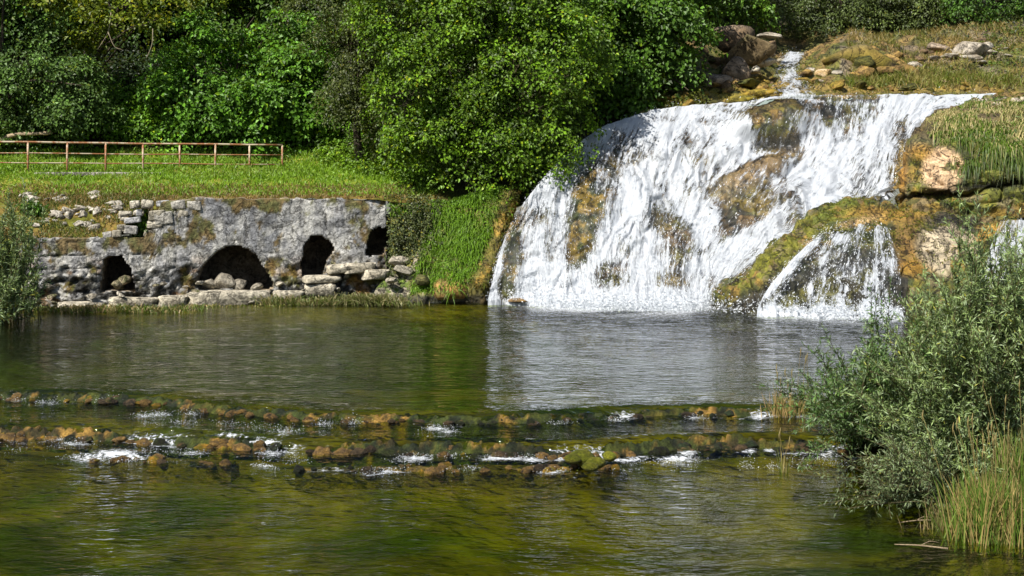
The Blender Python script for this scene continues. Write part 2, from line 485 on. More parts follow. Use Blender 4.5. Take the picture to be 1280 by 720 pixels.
c = mixc(c, (0.016, 0.030, 0.006), sstep(0, 1, 1 - xl) * (Yg < 18.5) * 0.6 * sstep(0.35, 0.6, n2 + 0.05))
c = mixc(c, (0.018, 0.032, 0.012), sstep(33, 40, Yg) * 0.8 * sstep(.3, .9, depth)); c = mixc(c, (0.15, 0.115, 0.015), sstep(.55, .15, depth) * (Yg > 33) * .8)
link("riverbed", mesh("riverbed", np.stack([X, Yg, zb], -1).reshape(-1, 3), grid_faces(*X.shape), c.reshape(-1, 3)), M_BED, kind="structure")

# lumpy stones ------------------------------------------------------
def ico(sub):
    import bmesh
    bm = bmesh.new(); bmesh.ops.create_icosphere(bm, subdivisions=sub, radius=1)
    V = np.array([v.co[:] for v in bm.verts]); F = np.array([[v.index for v in f.verts] for f in bm.faces]); bm.free()
    return V, F
ICO2 = ico(2); ICO3 = ico(3); ICO1 = ico(1)

def lump(seed, rough=0.35, base=ICO2, cut=0.0, freq=1.3):
    V, F = base
    d = 1 + rough * 2 * (fbm(V * freq + seed * 7.7, 4, seed, .6) - 0.5)
    W = V * d[:, None]
    if cut:   # break into angular facets
        r = np.random.default_rng(seed)
        for _ in range(9):
            nrm = unit(r.normal(size=3)); o = r.uniform(0.55, 0.85) * (1 - cut * 0.2)
            t = W @ nrm - o
            W = W - np.where(t > 0, t, 0)[:, None] * nrm * 0.92
    return W, F

def shade_lump(W, seed, cols, up=None):
    f = fbm(W * 1.6 + seed * 3.1, 4, seed + 50)
    k = len(cols) - 1
    t = np.clip((f - 0.3) / 0.4, 0, 0.999) * k
    i = t.astype(int); c = np.array(cols)
    out = mixc(c[i], c[np.minimum(i + 1, k)], t - i) if False else c[i] * (1 - (t - i))[:, None] + c[np.minimum(i + 1, k)] * (t - i)[:, None]
    if up is not None:
        m = sstep(0.35, 0.9, unit(W)[:, 2] + 0.4 * (f - 0.5))
        out = mixc(out, up, m)
    return out

weir_meshes = []
for s, cols in enumerate([((0.24, 0.14, 0.03), (0.14, .085, .03), DARK), ((0.34, 0.21, 0.07), (0.2, .12, .03), BROWN), (MOSSD, DARK), (DARK, MOSSD, BROWN), (MOSS, OCHRE), (BROWN, DARK), ((0.03, 0.05, 0.02), DARK)]):
    W, F = lump(s + 3, 0.52, ICO3, freq=1.5)
    weir_meshes.append(mesh("weir_stone", W, F, shade_lump(W, s, cols)))
W, F = lump(77, 0.25, ICO2); moss_mesh = mesh("moss_cushion", W, F, shade_lump(W, 4, ((0.13, 0.15, 0.01), (0.20, 0.19, 0.015))))

def weir(idx, name, label, spans, h, zt, n, sz):
    """ridge of tufa along a step of the river, stones as its parts"""
    e = link(name, None, label=label, cat="weir", loc=(0, float(wl[idx][1].mean()), zt))
    oy = e.location.y
    stones = 0
    Vs, Fs, Cs, off = [], [], [], 0
    for (a, b, dens) in spans:
        xa = pxy(a, np.interp(a, *(W1, W2, W3)[idx].T), zt)[0]; xb = pxy(b, np.interp(b, *(W1, W2, W3)[idx].T), zt)[0]
        m = int((xb - xa) / 0.03) + 2
        x = np.linspace(xa, xb, m); yc = weir_y(idx, x)
        u = np.linspace(-1, 1, 11)
        PX = np.repeat(x[:, None], 11, 1); PY = yc[:, None] + 0.12 + u[None] * 0.27
        endf = sstep(0, 1, np.minimum(np.arange(m), np.arange(m)[::-1]) / 30.0)
        q_ = np.stack([PX, PY, PX * 0 + idx], -1)
        nz = np.minimum(np.abs(2 * fbm(q_ * 5.5, 3, 60 + idx) - 1) * 1.3, .45) + .6 * fbm(q_ * 14, 2, 61 + idx)
        PZ = zt + (h * np.exp(-((u[None] - 0.1) / 0.55) ** 2) * (0.30 + 1.25 * nz)) * (endf * (.45 + .6 * ridge_h(idx, x)))[:, None] - 0.10 * (np.abs(u[None]) ** 3) - .6 * (np.abs(u[None]) > .97)
        G = np.stack([PX, PY - oy, PZ - zt], -1)
        n2 = fbm(np.stack([PX * 1.1, PY * 1.1, PX * 0 + 3 * idx], -1), 4, 80 + idx)
        n2 = n2 * .6 + .4 * fbm(np.stack([PX * 5, PY * 5, PX * 0 + 3 * idx], -1), 3, 85 + idx); c = mixc((0.22, 0.13, 0.03), MOSSD, sstep(0.42, 0.50, n2)); c = mixc(c, (0.012, 0.016, 0.008), sstep(.47, .55, fbm(q_ * 5 + 9, 3, 66)) * .9); c = mixc(c, (0.05, .058, .008), sstep(.55, .62, fbm(q_ * 4 + 19, 3, 67)) * .8)
        if idx == 2: c = mixc(c, (0.13, .085, .02), np.full(c.shape[:2], .75)); c = mixc(c, DARK, sstep(0.5, 0.7, nz) * 0.0)
        link("ridge", mesh("ridge", G.reshape(-1, 3), grid_faces(m, 11), c.reshape(-1, 3)), M_RIDGE, e)
        k = int(n * (xb - xa) * dens)
        for _ in range(k):
            xx = random.uniform(xa, xb)
            if random.random() > ridge_h(idx, np.array([xx]))[0] + .45: continue
            row = random.choice((0, 0, 1))
            yy = float(weir_y(idx, np.array([xx]))[0]) + (0.10 if row else -0.06) + random.uniform(-0.08, 0.08)
            ochre = vnoise(np.array([[xx * 1.1, yy, 3.0 * idx]]), 91)[0]
            me = weir_meshes[random.choice((0, 1, 4, 1, 0) if ochre > 0.5 + 0.3 * (random.random() - .5) else (2, 3, 6, 5))]
            r = sz * random.choice((.5, .7, .9, 1.0, 1.3, 1.6))
            o = link("stone", me, M_STONE, e)
            o.location = (xx, yy - oy, (h * 0.22 if row else -h * 0.06) + random.uniform(-.03, .03))
            o.scale = (r * random.uniform(0.9, 1.5), r, r * random.uniform(0.5, 0.85))
            o.rotation_euler = (random.uniform(-.3, .3), random.uniform(-.3, .3), random.uniform(0, 6.28))
            stones += 1
    return e

up_w = weir(0, "stone_weir", "farther low ridge of dark mossy stones crossing the whole river below the pool", [(-150, 1020, 1)], 0.10, Z1, 9, 0.06)
lo_w = weir(1, "stone_weir", "nearer and taller ridge of ochre and black tufa stones below the pool", [(-150, 345, 1.0), (385, 1075, 1.0)], 0.15, Z2, 13, 0.075)
fr_w = weir(2, "stone_weir", "lowest broken row of orange stones just in front of the ochre ridge", [(110, 290, .8), (370, 770, 1.0)], 0.035, Z3, 15, 0.055)
for (cx, cy, r) in ((728, 570, .17), (745, 577, .13), (716, 572, .11), (762, 569, .11), (738, 582, .1)):
    x, y = pxy(cx, cy, Z2 + 0.12)
    o = link("moss_cushion", moss_mesh, M_STONE, lo_w, label="bright yellow green moss cushion"); o.location = (float(x), float(y) - lo_w.location.y, 0.1); o.scale = (r * 1.3, r, r * .7); o.rotation_euler.z = cx

# ------------------------------------------------------------------ waterfall
FALLC = [
    [(640, 275, 47.0), (630, 300, 46.7), (622, 325, 46.4), (616, 350, 46.1), (610, 375, 45.8)],
    [(665, 240, 47.6), (660, 275, 47.1), (655, 310, 46.6), (652, 345, 46.2), (648, 378, 45.8)],
    [(700, 200, 48.6), (690, 245, 47.7), (688, 290, 46.9), (688, 340, 46.1), (690, 382, 45.3)],
    [(745, 165, 49.8), (728, 220, 48.5), (722, 280, 47.2), (724, 335, 46.1), (728, 385, 44.9)],
    [(800, 144, 50.6), (778, 200, 49.0), (768, 265, 47.4), (765, 325, 46.0), (765, 387, 44.6)],
    [(860, 134, 51.0), (836, 195, 49.2), (818, 260, 47.6), (808, 325, 46.0), (805, 388, 44.5)],
    [(930, 129, 51.1), (895, 185, 49.3), (862, 255, 47.6), (845, 325, 46.0), (840, 388, 44.4)],
    [(985, 122, 51.2), (955, 185, 49.3), (910, 255, 47.5), (880, 325, 46.0), (865, 388, 44.4)],
    [(1040, 121, 51.2), (1020, 185, 49.2), (970, 255, 47.3), (915, 325, 45.8), (885, 384, 44.4)],
    [(1100, 121, 51.2), (1080, 185, 49.0), (1030, 250, 47.0), (955, 315, 45.6), (898, 375, 44.4)],
    [(1170, 121, 51.2), (1122, 180, 48.8), (1105, 243, 46.9), (1000, 292, 45.5), (907, 366, 44.4)],
    [(1245, 119, 51.4), (1150, 158, 49.4), (1127, 230, 47.0), (1035, 275, 45.6), (915, 358, 44.4)],
]
def fall_grid(nr, nc, cols=FALLC):
    return patch(cols, nr, nc)
NR, NC = 260, 420
G = fall_grid(NR, NC)
# ledges: the face falls in steps, with bulging rocks
def shape(G, px, py):
    n = grid_normals(G)
    t = np.linspace(0, 1, G.shape[0])[:, None]
    d = 0.9 * (fbm(np.stack([px / 45, py / 40, px * 0], -1), 4, 5) - 0.5) * np.sin(np.pi * np.clip(t, 0, 1)) ** 0.5
    lv = t * 3.0 + 6.5 * fbm(np.stack([px / 42, py / 60, px * 0], -1), 3, 25); fr_ = lv % 1
    d = d + .16 * sstep(.38, .6, fbm(np.stack([px / 60, py / 50, px * 0], -1), 3, 26)) * (np.where(fr_ < .8, fr_ / .8, (1 - fr_) / .2) - .5) * sstep(.05, .2, t) * sstep(1, .9, t)
    d = d + 0.45 * blob(px, py, 738, 262, 30, 70, 15) + 0.75 * blob(px, py, 966, 158, 56, 26, -14, soft=.7) * sstep(183, 172, py + 6 * (fbm(np.stack([px / 14, px * 0, px * 0], -1), 2, 5) - .5)) + 0.4 * blob(px, py, 945, 218, 55, 16, -25) + 0.3 * blob(px, py, 960, 268, 45, 38) + 0.3 * blob(px, py, 640, 325, 15, 50) + 0.25 * blob(px, py, 850, 310, 24, 30)
    return G + n * d[..., None], n
bpx, bpy_ = to_px(G)
G, Nn = shape(G, bpx, bpy_)
# rock behind the water, continuing below the pool and upstream
RG = G - Nn * 0.10
rn = fbm(RG * 1.9, 5, 11)
RG = RG + Nn * (0.55 * (rn - 0.52))[..., None]
up = np.stack([RG[0] + np.array([0.1 * k, 1.2 * k, -0.25 - 0.05 * k]) for k in (3, 2, 1)])
dn_ = np.stack([RG[-1] + np.array([0, -0.15 * k, -0.9 * k]) for k in (1, 2)])
RR = np.concatenate([up, RG, dn_])
rpx, rpy = to_px(RR)
rn = fbm(RR * 0.9, 5, 15); rn2 = fbm(RR * 2.2, 4, 16)
c = mixc(BROWN, DARK, sstep(0.42, 0.58, rn2))
c = mixc(c, (0.17, 0.12, 0.02), sstep(0.48, 0.62, rn) * 0.75)
c = mixc(c, (0.10, 0.105, 0.012), sstep(0.5, 0.62, fbm(RR * 1.5 + 30, 4, 17)) * 0.6)
c = mixc(c, mixc((0.24, .15, .02), MOSSD, sstep(.42, .56, rn2)), np.maximum(blob(rpx, rpy, 730, 270, 34, 74, 12), blob(rpx, rpy, 640, 330, 16, 56, 6)) * .8)
c = mixc(c, (0.23, 0.15, 0.07), blob(rpx, rpy, 945, 212, 70, 18, -25) * 0.9)
c = mixc(c, (0.24, 0.16, 0.08), blob(rpx, rpy, 915, 370, 40, 18, -40) * 0.9)
c = mixc(c, (0.30, 0.19, 0.05), blob(rpx, rpy, 1125, 230, 14, 60) * 0.8)
mk = blob(rpx, rpy, 966, 152, 42, 20, -8)
c = mixc(c, mixc((0.15, 0.13, 0.015), (0.22, 0.13, 0.03), sstep(.45, .6, rn2)), mk * .95); c = mixc(c, MOSSD, mk * sstep(.5, .6, fbm(RR * 3, 4, 19)) * .8)
c = mixc(c, DARK, blob(rpx, rpy, 966, 180, 42, 9, -6) * .9)  # shade beneath the ledge painted into the rock colour
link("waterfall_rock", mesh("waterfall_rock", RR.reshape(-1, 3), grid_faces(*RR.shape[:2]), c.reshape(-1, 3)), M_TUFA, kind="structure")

def dens_main(px, py):
    d = np.full(px.shape, 0.59) + 0.30 * (fbm(np.stack([px / 70 - py / 90, py / 16, px * 0], -1), 3, 77) - 0.5)
    d = d + 0.85 * (fbm(np.stack([px / 30, py / 60, px * 0], -1), 3, 71) - 0.5)
    def low(v, *a, **k):
        nonlocal d
        b = blob(px, py, *a, **k); d = d * (1 - b) + v * b
    low(.22, 735, 265, 30, 70, 14); low(.13, 727, 300, 20, 45, 10); low(.38, 757, 222, 20, 34, 20)
    low(.40, 785, 192, 26, 24); low(.0, 966, 154, 38, 20, -10); low(.22, 975, 178, 34, 12, -10); low(.16, 945, 215, 66, 14, -25); low(.36, 925, 235, 45, 14, -25)
    low(.30, 940, 268, 42, 32); low(.12, 912, 262, 12, 38); low(.2, 940, 272, 10, 24); low(.36, 985, 270, 24, 28)
    low(.34, 850, 305, 20, 32); low(.4, 880, 322, 22, 12); low(.36, 762, 345, 24, 20); low(.45, 760, 365, 16, 14)
    low(.12, 638, 322, 13, 52, 8); low(.15, 632, 360, 12, 20)
    low(.36, 1045, 140, 55, 14); low(.2, 1035, 150, 8, 14); low(.2, 1058, 148, 7, 16); low(.32, 1045, 124, 70, 4); low(.42, 1120, 225, 14, 52); low(.28, 1128, 215, 9, 60)
    low(.52, 1015, 165, 25, 14); low(.5, 905, 137, 30, 6); low(.5, 830, 152, 28, 8); low(.45, 1060, 152, 12, 12); low(.5, 680, 300, 8, 20)
    low(.12, 905, 372, 34, 14, -40); low(.25, 940, 342, 26, 10, -38)
    hi = lambda v, *a, **k: blob(px, py, *a, **k) * v
    d = d + hi(.4, 700, 220, 50, 14, -50) + hi(.35, 790, 378, 130, 16) + hi(.25, 930, 305, 90, 14, -28) + hi(.2, 670, 340, 14, 50) + hi(.25, 620, 340, 7, 60, 12)
    return d

def flow_attr(G):
    mid = G[G.shape[0] // 2]
    u = np.concatenate([[0], np.cumsum(np.linalg.norm(np.diff(mid, axis=0), axis=1))])
    v = np.concatenate([np.zeros((1, G.shape[1])), np.cumsum(np.linalg.norm(np.diff(G, axis=0), axis=2), axis=0)])
    return np.stack([np.broadcast_to(u[None], v.shape), v, v * 0], -1)

def build_fall(name, G, Nn, dens, off=0.05, rows_up=True, seed=1, droplets=20000, extra=None):
    fl = flow_attr(G)
    st = fbm(np.stack([fl[..., 0] * 3.2, fl[..., 1] * 0.45, fl[..., 0] * 0], -1), 4, seed) + 0.5 * fbm(np.stack([fl[..., 0] * 7, fl[..., 1] * 1.6, fl[..., 0] * 0], -1), 3, seed + 3)
    th = off + 0.28 * np.clip(dens, 0, 1) * (st - 0.5)
    Wt = G + Nn * th[..., None]
    t = np.linspace(0, 1, G.shape[0])[:, None]
    Wt[..., 1] -= 0.35 * sstep(0.9, 1.0, t) * np.clip(dens, 0, 1)
    Wt[-1, :, 2] = np.minimum(Wt[-1, :, 2], -0.05)
    D, FL = dens, fl
    WW = Wt
    if rows_up:
        up = np.stack([Wt[0] + np.array([0.15 * k, 1.2 * k, 0.03 * k]) for k in (4, 3, 2, 1)])
        WW = np.concatenate([up, Wt]); D = np.concatenate([np.repeat(dens[:1] * 0.45, 4, 0), dens])
        FL = np.concatenate([np.stack([fl[0] - np.array([0, 1.2 * k, 0]) for k in (4, 3, 2, 1)]), fl])
    o = link(name, mesh(name, WW.reshape(-1, 3), grid_faces(*WW.shape[:2]), attrs={"flow": FL.reshape(-1, 3), "dens": D.ravel()}), M_FALL, kind="structure")
    # flying drops, stretched along the flow
    nr, nc = dens.shape
    r = np.random.default_rng(seed)
    p = np.clip(dens - .1, 0.004, 0.7).ravel(); p = p * (0.4 + np.repeat(np.linspace(0, 1, nr), nc)); p /= p.sum()
    idx = r.choice(nr * nc, droplets, p=p)
    base = Wt.reshape(-1, 3)[idx]; nn = Nn.reshape(-1, 3)[idx]
    fd = unit(np.gradient(Wt, axis=0)).reshape(-1, 3)[idx]
    fd = unit(fd + r.normal(0, .18, fd.shape))
    pos = base + nn * np.abs(r.normal(0, .13, droplets))[:, None] + r.normal(0, .04, base.shape)
    L = r.uniform(.010, .036, droplets) * r.choice([.6, 1, 1.5], droplets); Wd = L * r.uniform(.12, .32, droplets)
    ends = unit(np.cross(fd, nn))
    V = np.stack([pos - fd * L[:, None], pos + ends * Wd[:, None], pos + nn * Wd[:, None], pos - ends * Wd[:, None], pos + fd * L[:, None]], 1)
    q = np.arange(droplets)[:, None] * 5
    F = np.concatenate([q + np.array([[0, 1, 2]]), q + np.array([[0, 2, 3]]), q + np.array([[4, 2, 1]]), q + np.array([[4, 3, 2]])])
    return o, (V.reshape(-1, 3), F)

dens = dens_main(bpx, bpy_)
drops = []
_, d = build_fall("waterfall", G, Nn, dens, droplets=24000, seed=2)
drops.append(d)

SMALL = [
    [(1036, 290, 44.2), (1012, 306, 43.8), (988, 330, 43.3), (964, 358, 42.8), (944, 390, 42.0)],
    [(1048, 287, 44.2), (1033, 310, 43.6), (1020, 335, 43.1), (1010, 362, 42.5), (1003, 394, 41.8)],
    [(1078, 283, 44.2), (1072, 305, 43.6), (1065, 335, 43.0), (1060, 365, 42.4), (1056, 398, 41.6)],
    [(1108, 286, 44.2), (1117, 310, 43.6), (1123, 335, 43.0), (1126, 365, 42.3), (1127, 400, 41.5)],
]
G2 = patch(SMALL, 130, 200)
s2x, s2y = to_px(G2); N2 = grid_normals(G2)
d2 = 0.37 + 0.8 * (fbm(np.stack([s2x / 9, s2y / 34, s2x * 0], -1), 3, 5) - .5)
for v, a in ((.14, (1000, 352, 13, 34, 30)), (.3, (1040, 335, 7, 40, 10)), (.35, (1070, 340, 6, 45, 3)), (.35, (1098, 335, 5, 40, -4)), (.3, (985, 385, 14, 14)), (.35, (1055, 310, 6, 25, 12))):
    b = blob(s2x, s2y, *a); d2 = d2 * (1 - b) + v * b
d2 = d2 + .45 * blob(s2x, s2y, 985, 335, 10, 70, 42) + .35 * sstep(380, 394, s2y) + 0.1 * blob(s2x, s2y, 1075, 300, 40, 18)
_, d = build_fall("waterfall", G2, N2, d2, off=0.06, droplets=3500, seed=5, rows_up=False)
drops.append(d)
THIRD = [[(1250, 280, 44.0), (1240, 305, 43.3), (1232, 335, 42.5), (1225, 372, 41.6), (1220, 408, 40.9)],
         [(1290, 278, 44.0), (1292, 305, 43.2), (1295, 335, 42.4), (1297, 372, 41.5), (1300, 410, 40.8)],
         [(1350, 280, 44.0), (1352, 305, 43.2), (1355, 335, 42.4), (1357, 372, 41.5), (1360, 412, 40.6)]]
G3 = patch(THIRD, 60, 80); s3x, s3y = to_px(G3)
_, d = build_fall("waterfall", G3, grid_normals(G3), 0.5 + 0.4 * (fbm(np.stack([s3x / 14, s3y / 60, s3x * 0], -1), 3, 8) - .5), off=0.10, droplets=1500, seed=8, rows_up=False)
drops.append(d)
CASC = [[(978, 70, 63.5), (968, 84, 60.5), (962, 96, 57.5), (968, 110, 54.5), (960, 124, 51.8)],
        [(992, 69, 63.5), (985, 84, 60.3), (984, 96, 57.3), (990, 110, 54.3), (992, 124, 51.6)],
        [(1012, 70, 63.5), (1003, 84, 60.5), (1004, 96, 57.5), (1012, 110, 54.5), (1030, 124, 51.8)]]
G4 = patch(CASC, 90, 60); s4x, s4y = to_px(G4)
d4 = 0.44 + 0.5 * (fbm(np.stack([s4x / 10, s4y / 10, s4x * 0], -1), 3, 18) - .5) + .2 * blob(s4x, s4y, 988, 78, 16, 10)
d4 = d4 * (1 - np.abs(np.linspace(-1, 1, d4.shape[1]))[None] ** 2 * .8)
_, d = build_fall("waterfall", G4, grid_normals(G4), d4, off=0.12, droplets=700, seed=12, rows_up=False)
drops.append(d)
# spray at the foot
r = np.random.default_rng(4); K = 12000
fx = r.uniform(612, 1127, K); fy = np.interp(fx, bx, by); keep = r.random(K) < np.interp(fx, [612, 640, 690, 860, 890, 940, 960, 1127], [.3, .4, 1, 1, .3, .2, .5, .5])
fx, fy = fx[keep], fy[keep]; K = len(fx)
sx, sy = pxy(fx, fy + r.normal(0, 1.5, K), 0)
pos = np.stack([sx, sy - np.abs(r.normal(0, .25, K)), np.abs(r.normal(0, .22, K))], -1)
L = r.uniform(.015, .05, K); dv = unit(r.normal(size=(K, 3))); e1 = unit(np.cross(dv, r.normal(size=(K, 3)))); e2 = np.cross(dv, e1)
V = np.stack([pos - dv * L[:, None], pos + e1 * L[:, None] * .5, pos + e2 * L[:, None] * .5, pos - e1 * L[:, None] * .5, pos + dv * L[:, None]], 1)
q = np.arange(K)[:, None] * 5
drops.append((V.reshape(-1, 3), np.concatenate([q + np.array([[0, 1, 2]]), q + np.array([[0, 2, 3]]), q + np.array([[4, 2, 1]]), q + np.array([[4, 3, 2]])])))
K = 5000; kk = r.integers(0, len(FOAM), K); Fm = np.array(FOAM)[kk]
fx = Fm[:, 0] + r.normal(0, .5, K) * Fm[:, 2]; fy = Fm[:, 1] + r.normal(0, .5, K) * Fm[:, 3]
sx, sy = pxy(fx, fy, -.3)
for _ in range(4):
    sx, sy = pxy(fx, fy, water_z(sx, sy))
pos = np.stack([sx, sy, water_z(sx, sy) + np.abs(r.normal(0, .035, K))], -1)
L = r.uniform(.004, .012, K); dv = unit(r.normal(size=(K, 3)) * np.array([1.5, 1, 1])); e1 = unit(np.cross(dv, r.normal(size=(K, 3)))); e2 = np.cross(dv, e1)
V = np.stack([pos - dv * L[:, None], pos + e1 * L[:, None] * .5, pos + e2 * L[:, None] * .5, pos - e1 * L[:, None] * .5, pos + dv * L[:, None]], 1)
q = np.arange(K)[:, None] * 5
drops.append((V.reshape(-1, 3), np.concatenate([q + np.array([[0, 1, 2]]), q + np.array([[0, 2, 3]]), q + np.array([[4, 2, 1]]), q + np.array([[4, 3, 2]])])))
off = 0; Vs = []; Fs = []
for V, F in drops:
    Vs.append(V); Fs.append(F + off); off += len(V)
link("water_spray", mesh("water_spray", np.vstack(Vs), np.vstack(Fs)), M_DROP, kind="stuff", label="white flying drops and spray over the waterfalls", cat="spray")

# ------------------------------------------------------------------ terrain patches
def terrain(name, cols, nr, nc, disp, freq, colour, mat=M_SOIL, seed=1, strata=0.0):
    G = patch(cols, nr, nc)
    n = grid_normals(G)
    if strata:      # beds of rock: stepped ledges, broken by upright joints
        w_ = fbm(G * .9, 3, seed + 3)
        a_ = (G[..., 2] * 1.9 + G[..., 0] * .12 + 1.6 * w_) % 1
        jt = (G[..., 0] * .8 + 1.3 * fbm(G * .8, 3, seed + 4) + np.floor(G[..., 2] * 1.9 + G[..., 0] * .12 + 1.6 * w_) * .37) % 1
        st = np.where(a_ < .85, a_ / .85, (1 - a_) / .15) - .4 - .8 * np.exp(-((jt - .5) / .05) ** 2)
        G = G + n * (strata * st * sstep(.38, .55, fbm(G * .5, 3, seed + 5) + .06))[..., None]
    G = G + n * (disp * 2 * (fbm(G * freq, 5, seed) - 0.5))[..., None]
    px, py = to_px(G)
    c = colour(G, px, py, n)
    o = link(name, mesh(name, G.reshape(-1, 3), grid_faces(nr, nc), c.reshape(-1, 3)), mat, kind="structure")
    return o, G, n

# right lower shelf of tufa
SH = [
    [(890, 372, 44.9), (889, 377, 44.4), (888, 380, 44.3), (887, 383, 44.3), (886, 387, 44.3)],
    [(906, 355, 45.0), (905, 362, 44.5), (903, 371, 44.1), (900, 379, 44.0), (898, 389, 43.9)],
    [(932, 334, 45.1), (930, 340, 44.6), (928, 358, 43.9), (925, 374, 43.6), (922, 391, 43.3)],
    [(967, 303, 45.3), (965, 308, 44.8), (960, 335, 43.8), (953, 362, 43.3), (948, 393, 42.8)],
    [(1002, 275, 45.5), (1000, 280, 45.0), (997, 310, 44.0), (995, 350, 43.1), (992, 396, 42.2)],
    [(1036, 253, 45.7), (1035, 258, 45.2), (1038, 289, 44.1), (1032, 340, 43.1), (1025, 398, 41.9)],
    [(1062, 248, 46.0), (1062, 251, 45.4), (1070, 284, 44.2), (1065, 335, 43.1), (1060, 399, 41.7)],
    [(1095, 253, 46.2), (1095, 257, 45.6), (1100, 284, 44.3), (1112, 335, 43.1), (1115, 401, 41.6)],
    [(1130, 258, 46.5), (1130, 263, 45.8), (1135, 285, 44.5), (1150, 340, 43.1), (1155, 403, 41.4)],
    [(1180, 258, 46.5), (1180, 264, 45.7), (1190, 300, 44.2), (1200, 350, 42.9), (1205, 408, 41.0)],
    [(1250, 258, 46.3), (1250, 266, 45.5), (1260, 300, 44.1), (1270, 350, 42.7), (1270, 411, 40.8)],
    [(1400, 262, 46.0), (1400, 270, 45.2), (1400, 310, 43.6), (1400, 360, 42.4), (1400, 415, 40.4)],
]
SH = [c + [(c[-1][0], c[-1][1] + 22, c[-1][2])] for c in SH]
def col_shelf(G, px, py, n):
    a = fbm(G * 1.6, 5, 31); b = fbm(G * 4.2, 4, 32)
    c = mixc((0.125, 0.115, 0.014), (0.22, .135, .025), sstep(0.50, 0.62, a)); c = mixc(c, (0.16, .125, .075), sstep(.5, .62, fbm(G * 2.6 + 4, 4, 38)) * .6)
    c = mixc(c, MOSSD, sstep(0.48, 0.56, b) * 0.9)
    c = mixc(c, (0.17, 0.165, 0.012), blob(px, py, 970, 320, 80, 16, -38) * sstep(.42, .56, b) * .85)
    c = mixc(c, (0.10, 0.12, 0.012), blob(px, py, 1050, 262, 50, 12, -20) * sstep(.3, .55, b))
    c = mixc(c, (0.28, .16, .025), blob(px, py, 1110, 268, 60, 10, 5) * 0.8)
    c = mixc(c, (0.42, 0.28, 0.12), blob(px, py, 1075, 277, 30, 6, -12) * 0.9)
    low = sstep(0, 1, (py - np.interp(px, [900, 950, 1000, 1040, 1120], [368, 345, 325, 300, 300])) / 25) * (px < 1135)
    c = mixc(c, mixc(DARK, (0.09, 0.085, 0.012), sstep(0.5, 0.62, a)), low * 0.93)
    c = mixc(c, (0.19, 0.10, 0.02), blob(px, py, 1135, 300, 22, 34) * 0.7)
    c = mixc(c, (0.30, 0.16, 0.015), blob(px, py, 1145, 335, 26, 12) * 0.8)
    pl = blob(px, py, 1185, 310, 42, 36, 20, soft=.3) * sstep(0.42, 0.5, fbm(G * 2.0 + 5, 4, 35))
    c = mixc(c, (0.40, 0.33, 0.22), pl)
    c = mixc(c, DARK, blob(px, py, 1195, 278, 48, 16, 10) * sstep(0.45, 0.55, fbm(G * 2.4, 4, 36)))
    c = mixc(c, (0.42, 0.24, 0.04), blob(px, py, 1235, 290, 22, 7, -35) * 0.9)
    return c
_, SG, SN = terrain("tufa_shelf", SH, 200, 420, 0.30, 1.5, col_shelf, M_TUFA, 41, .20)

# right bluff with the crack
BL = [
    [(1122, 266, 46.9), (1122, 250, 47.1), (1123, 240, 46.9), (1126, 212, 47.2), (1129, 186, 47.4), (1146, 162, 48.6), (1170, 145, 49.8), (1196, 130, 51.4)],
    [(1135, 266, 46.4), (1135, 250, 46.9), (1136, 239, 46.0), (1138, 212, 46.3), (1142, 184, 46.6), (1165, 158, 48.0), (1190, 139, 49.6), (1215, 125, 51.5)],
    [(1165, 265, 46.1), (1165, 248, 46.6), (1165, 237, 45.5), (1167, 210, 45.8), (1172, 182, 46.2), (1188, 155, 47.7), (1208, 135, 49.5), (1228, 123, 51.5)],
    [(1200, 264, 45.9), (1200, 244, 46.5), (1200, 233, 45.3), (1202, 208, 45.6), (1206, 180, 46.0), (1216, 152, 47.6), (1232, 132, 49.4), (1245, 122, 51.5)],
    [(1240, 262, 45.8), (1240, 236, 46.2), (1240, 226, 45.0), (1240, 200, 45.4), (1242, 177, 45.8), (1248, 150, 47.4), (1258, 130, 49.4), (1265, 121, 51.5)],
    [(1290, 262, 45.7), (1290, 229, 46.1), (1290, 219, 44.9), (1290, 195, 45.3), (1290, 175, 45.7), (1290, 147, 47.3), (1290, 127, 49.4), (1290, 120, 51.5)],
    [(1420, 262, 45.4), (1420, 228, 45.8), (1420, 218, 44.7), (1420, 190, 45.0), (1420, 165, 45.5), (1420, 140, 47.0), (1420, 120, 49.4), (1420, 115, 51.5)],
]
for k_ in range(1, len(BL)):
    f_ = BL[k_][2]
    BL[k_] = [(f_[0], 272, f_[2] - .1), (f_[0], f_[1] + 16, f_[2] - .05), (f_[0], f_[1] + 7, f_[2] + .75)] + BL[k_][2:]
BL[0] = [BL[0][0], (1122, 258, 47.0)] + BL[0][1:]
def col_bluff(G, px, py, n):
    a = fbm(G * 1.0, 5, 51); b = fbm(G * 3.0, 4, 52)
    c = mixc((0.115, 0.12, 0.015), (0.26, .16, .03), sstep(0.49, 0.62, a) * .8); c = mixc(c, (0.16, .125, .075), sstep(.5, .62, fbm(G * 2.6 + 4, 4, 58)) * .6)
    c = mixc(c, MOSSD, sstep(0.52, 0.62, b) * 0.8)
    tan = blob(px, py, 1178, 212, 28, 30, 0, soft=.25) * sstep(0.34, 0.42, fbm(G * 1.4 + 3, 4, 54))
    c = mixc(c, (0.56, 0.38, 0.22), tan)
    c = mixc(c, (0.38, 0.20, 0.035), blob(px, py, 1150, 190, 18, 12) * .7)
    c = mixc(c, (0.34, 0.17, 0.03), blob(px, py, 1127, 205, 8, 45) * .8)
    crack = np.interp(px, [1130, 1200, 1290], [249, 240, 226])
    c = mixc(c, DARK, np.exp(-((py - crack + 3) / 4.0) ** 2) * 0.8)  # overhang shade painted dark along the crack
    c = mixc(c, (0.40, 0.34, 0.26), blob(px, py, 1240, 127, 60, 7, -8) * sstep(.4, .55, b))
    c = mixc(c, SOIL, sstep(178, 165, py) * (py > 132) * 0.7)
    return c
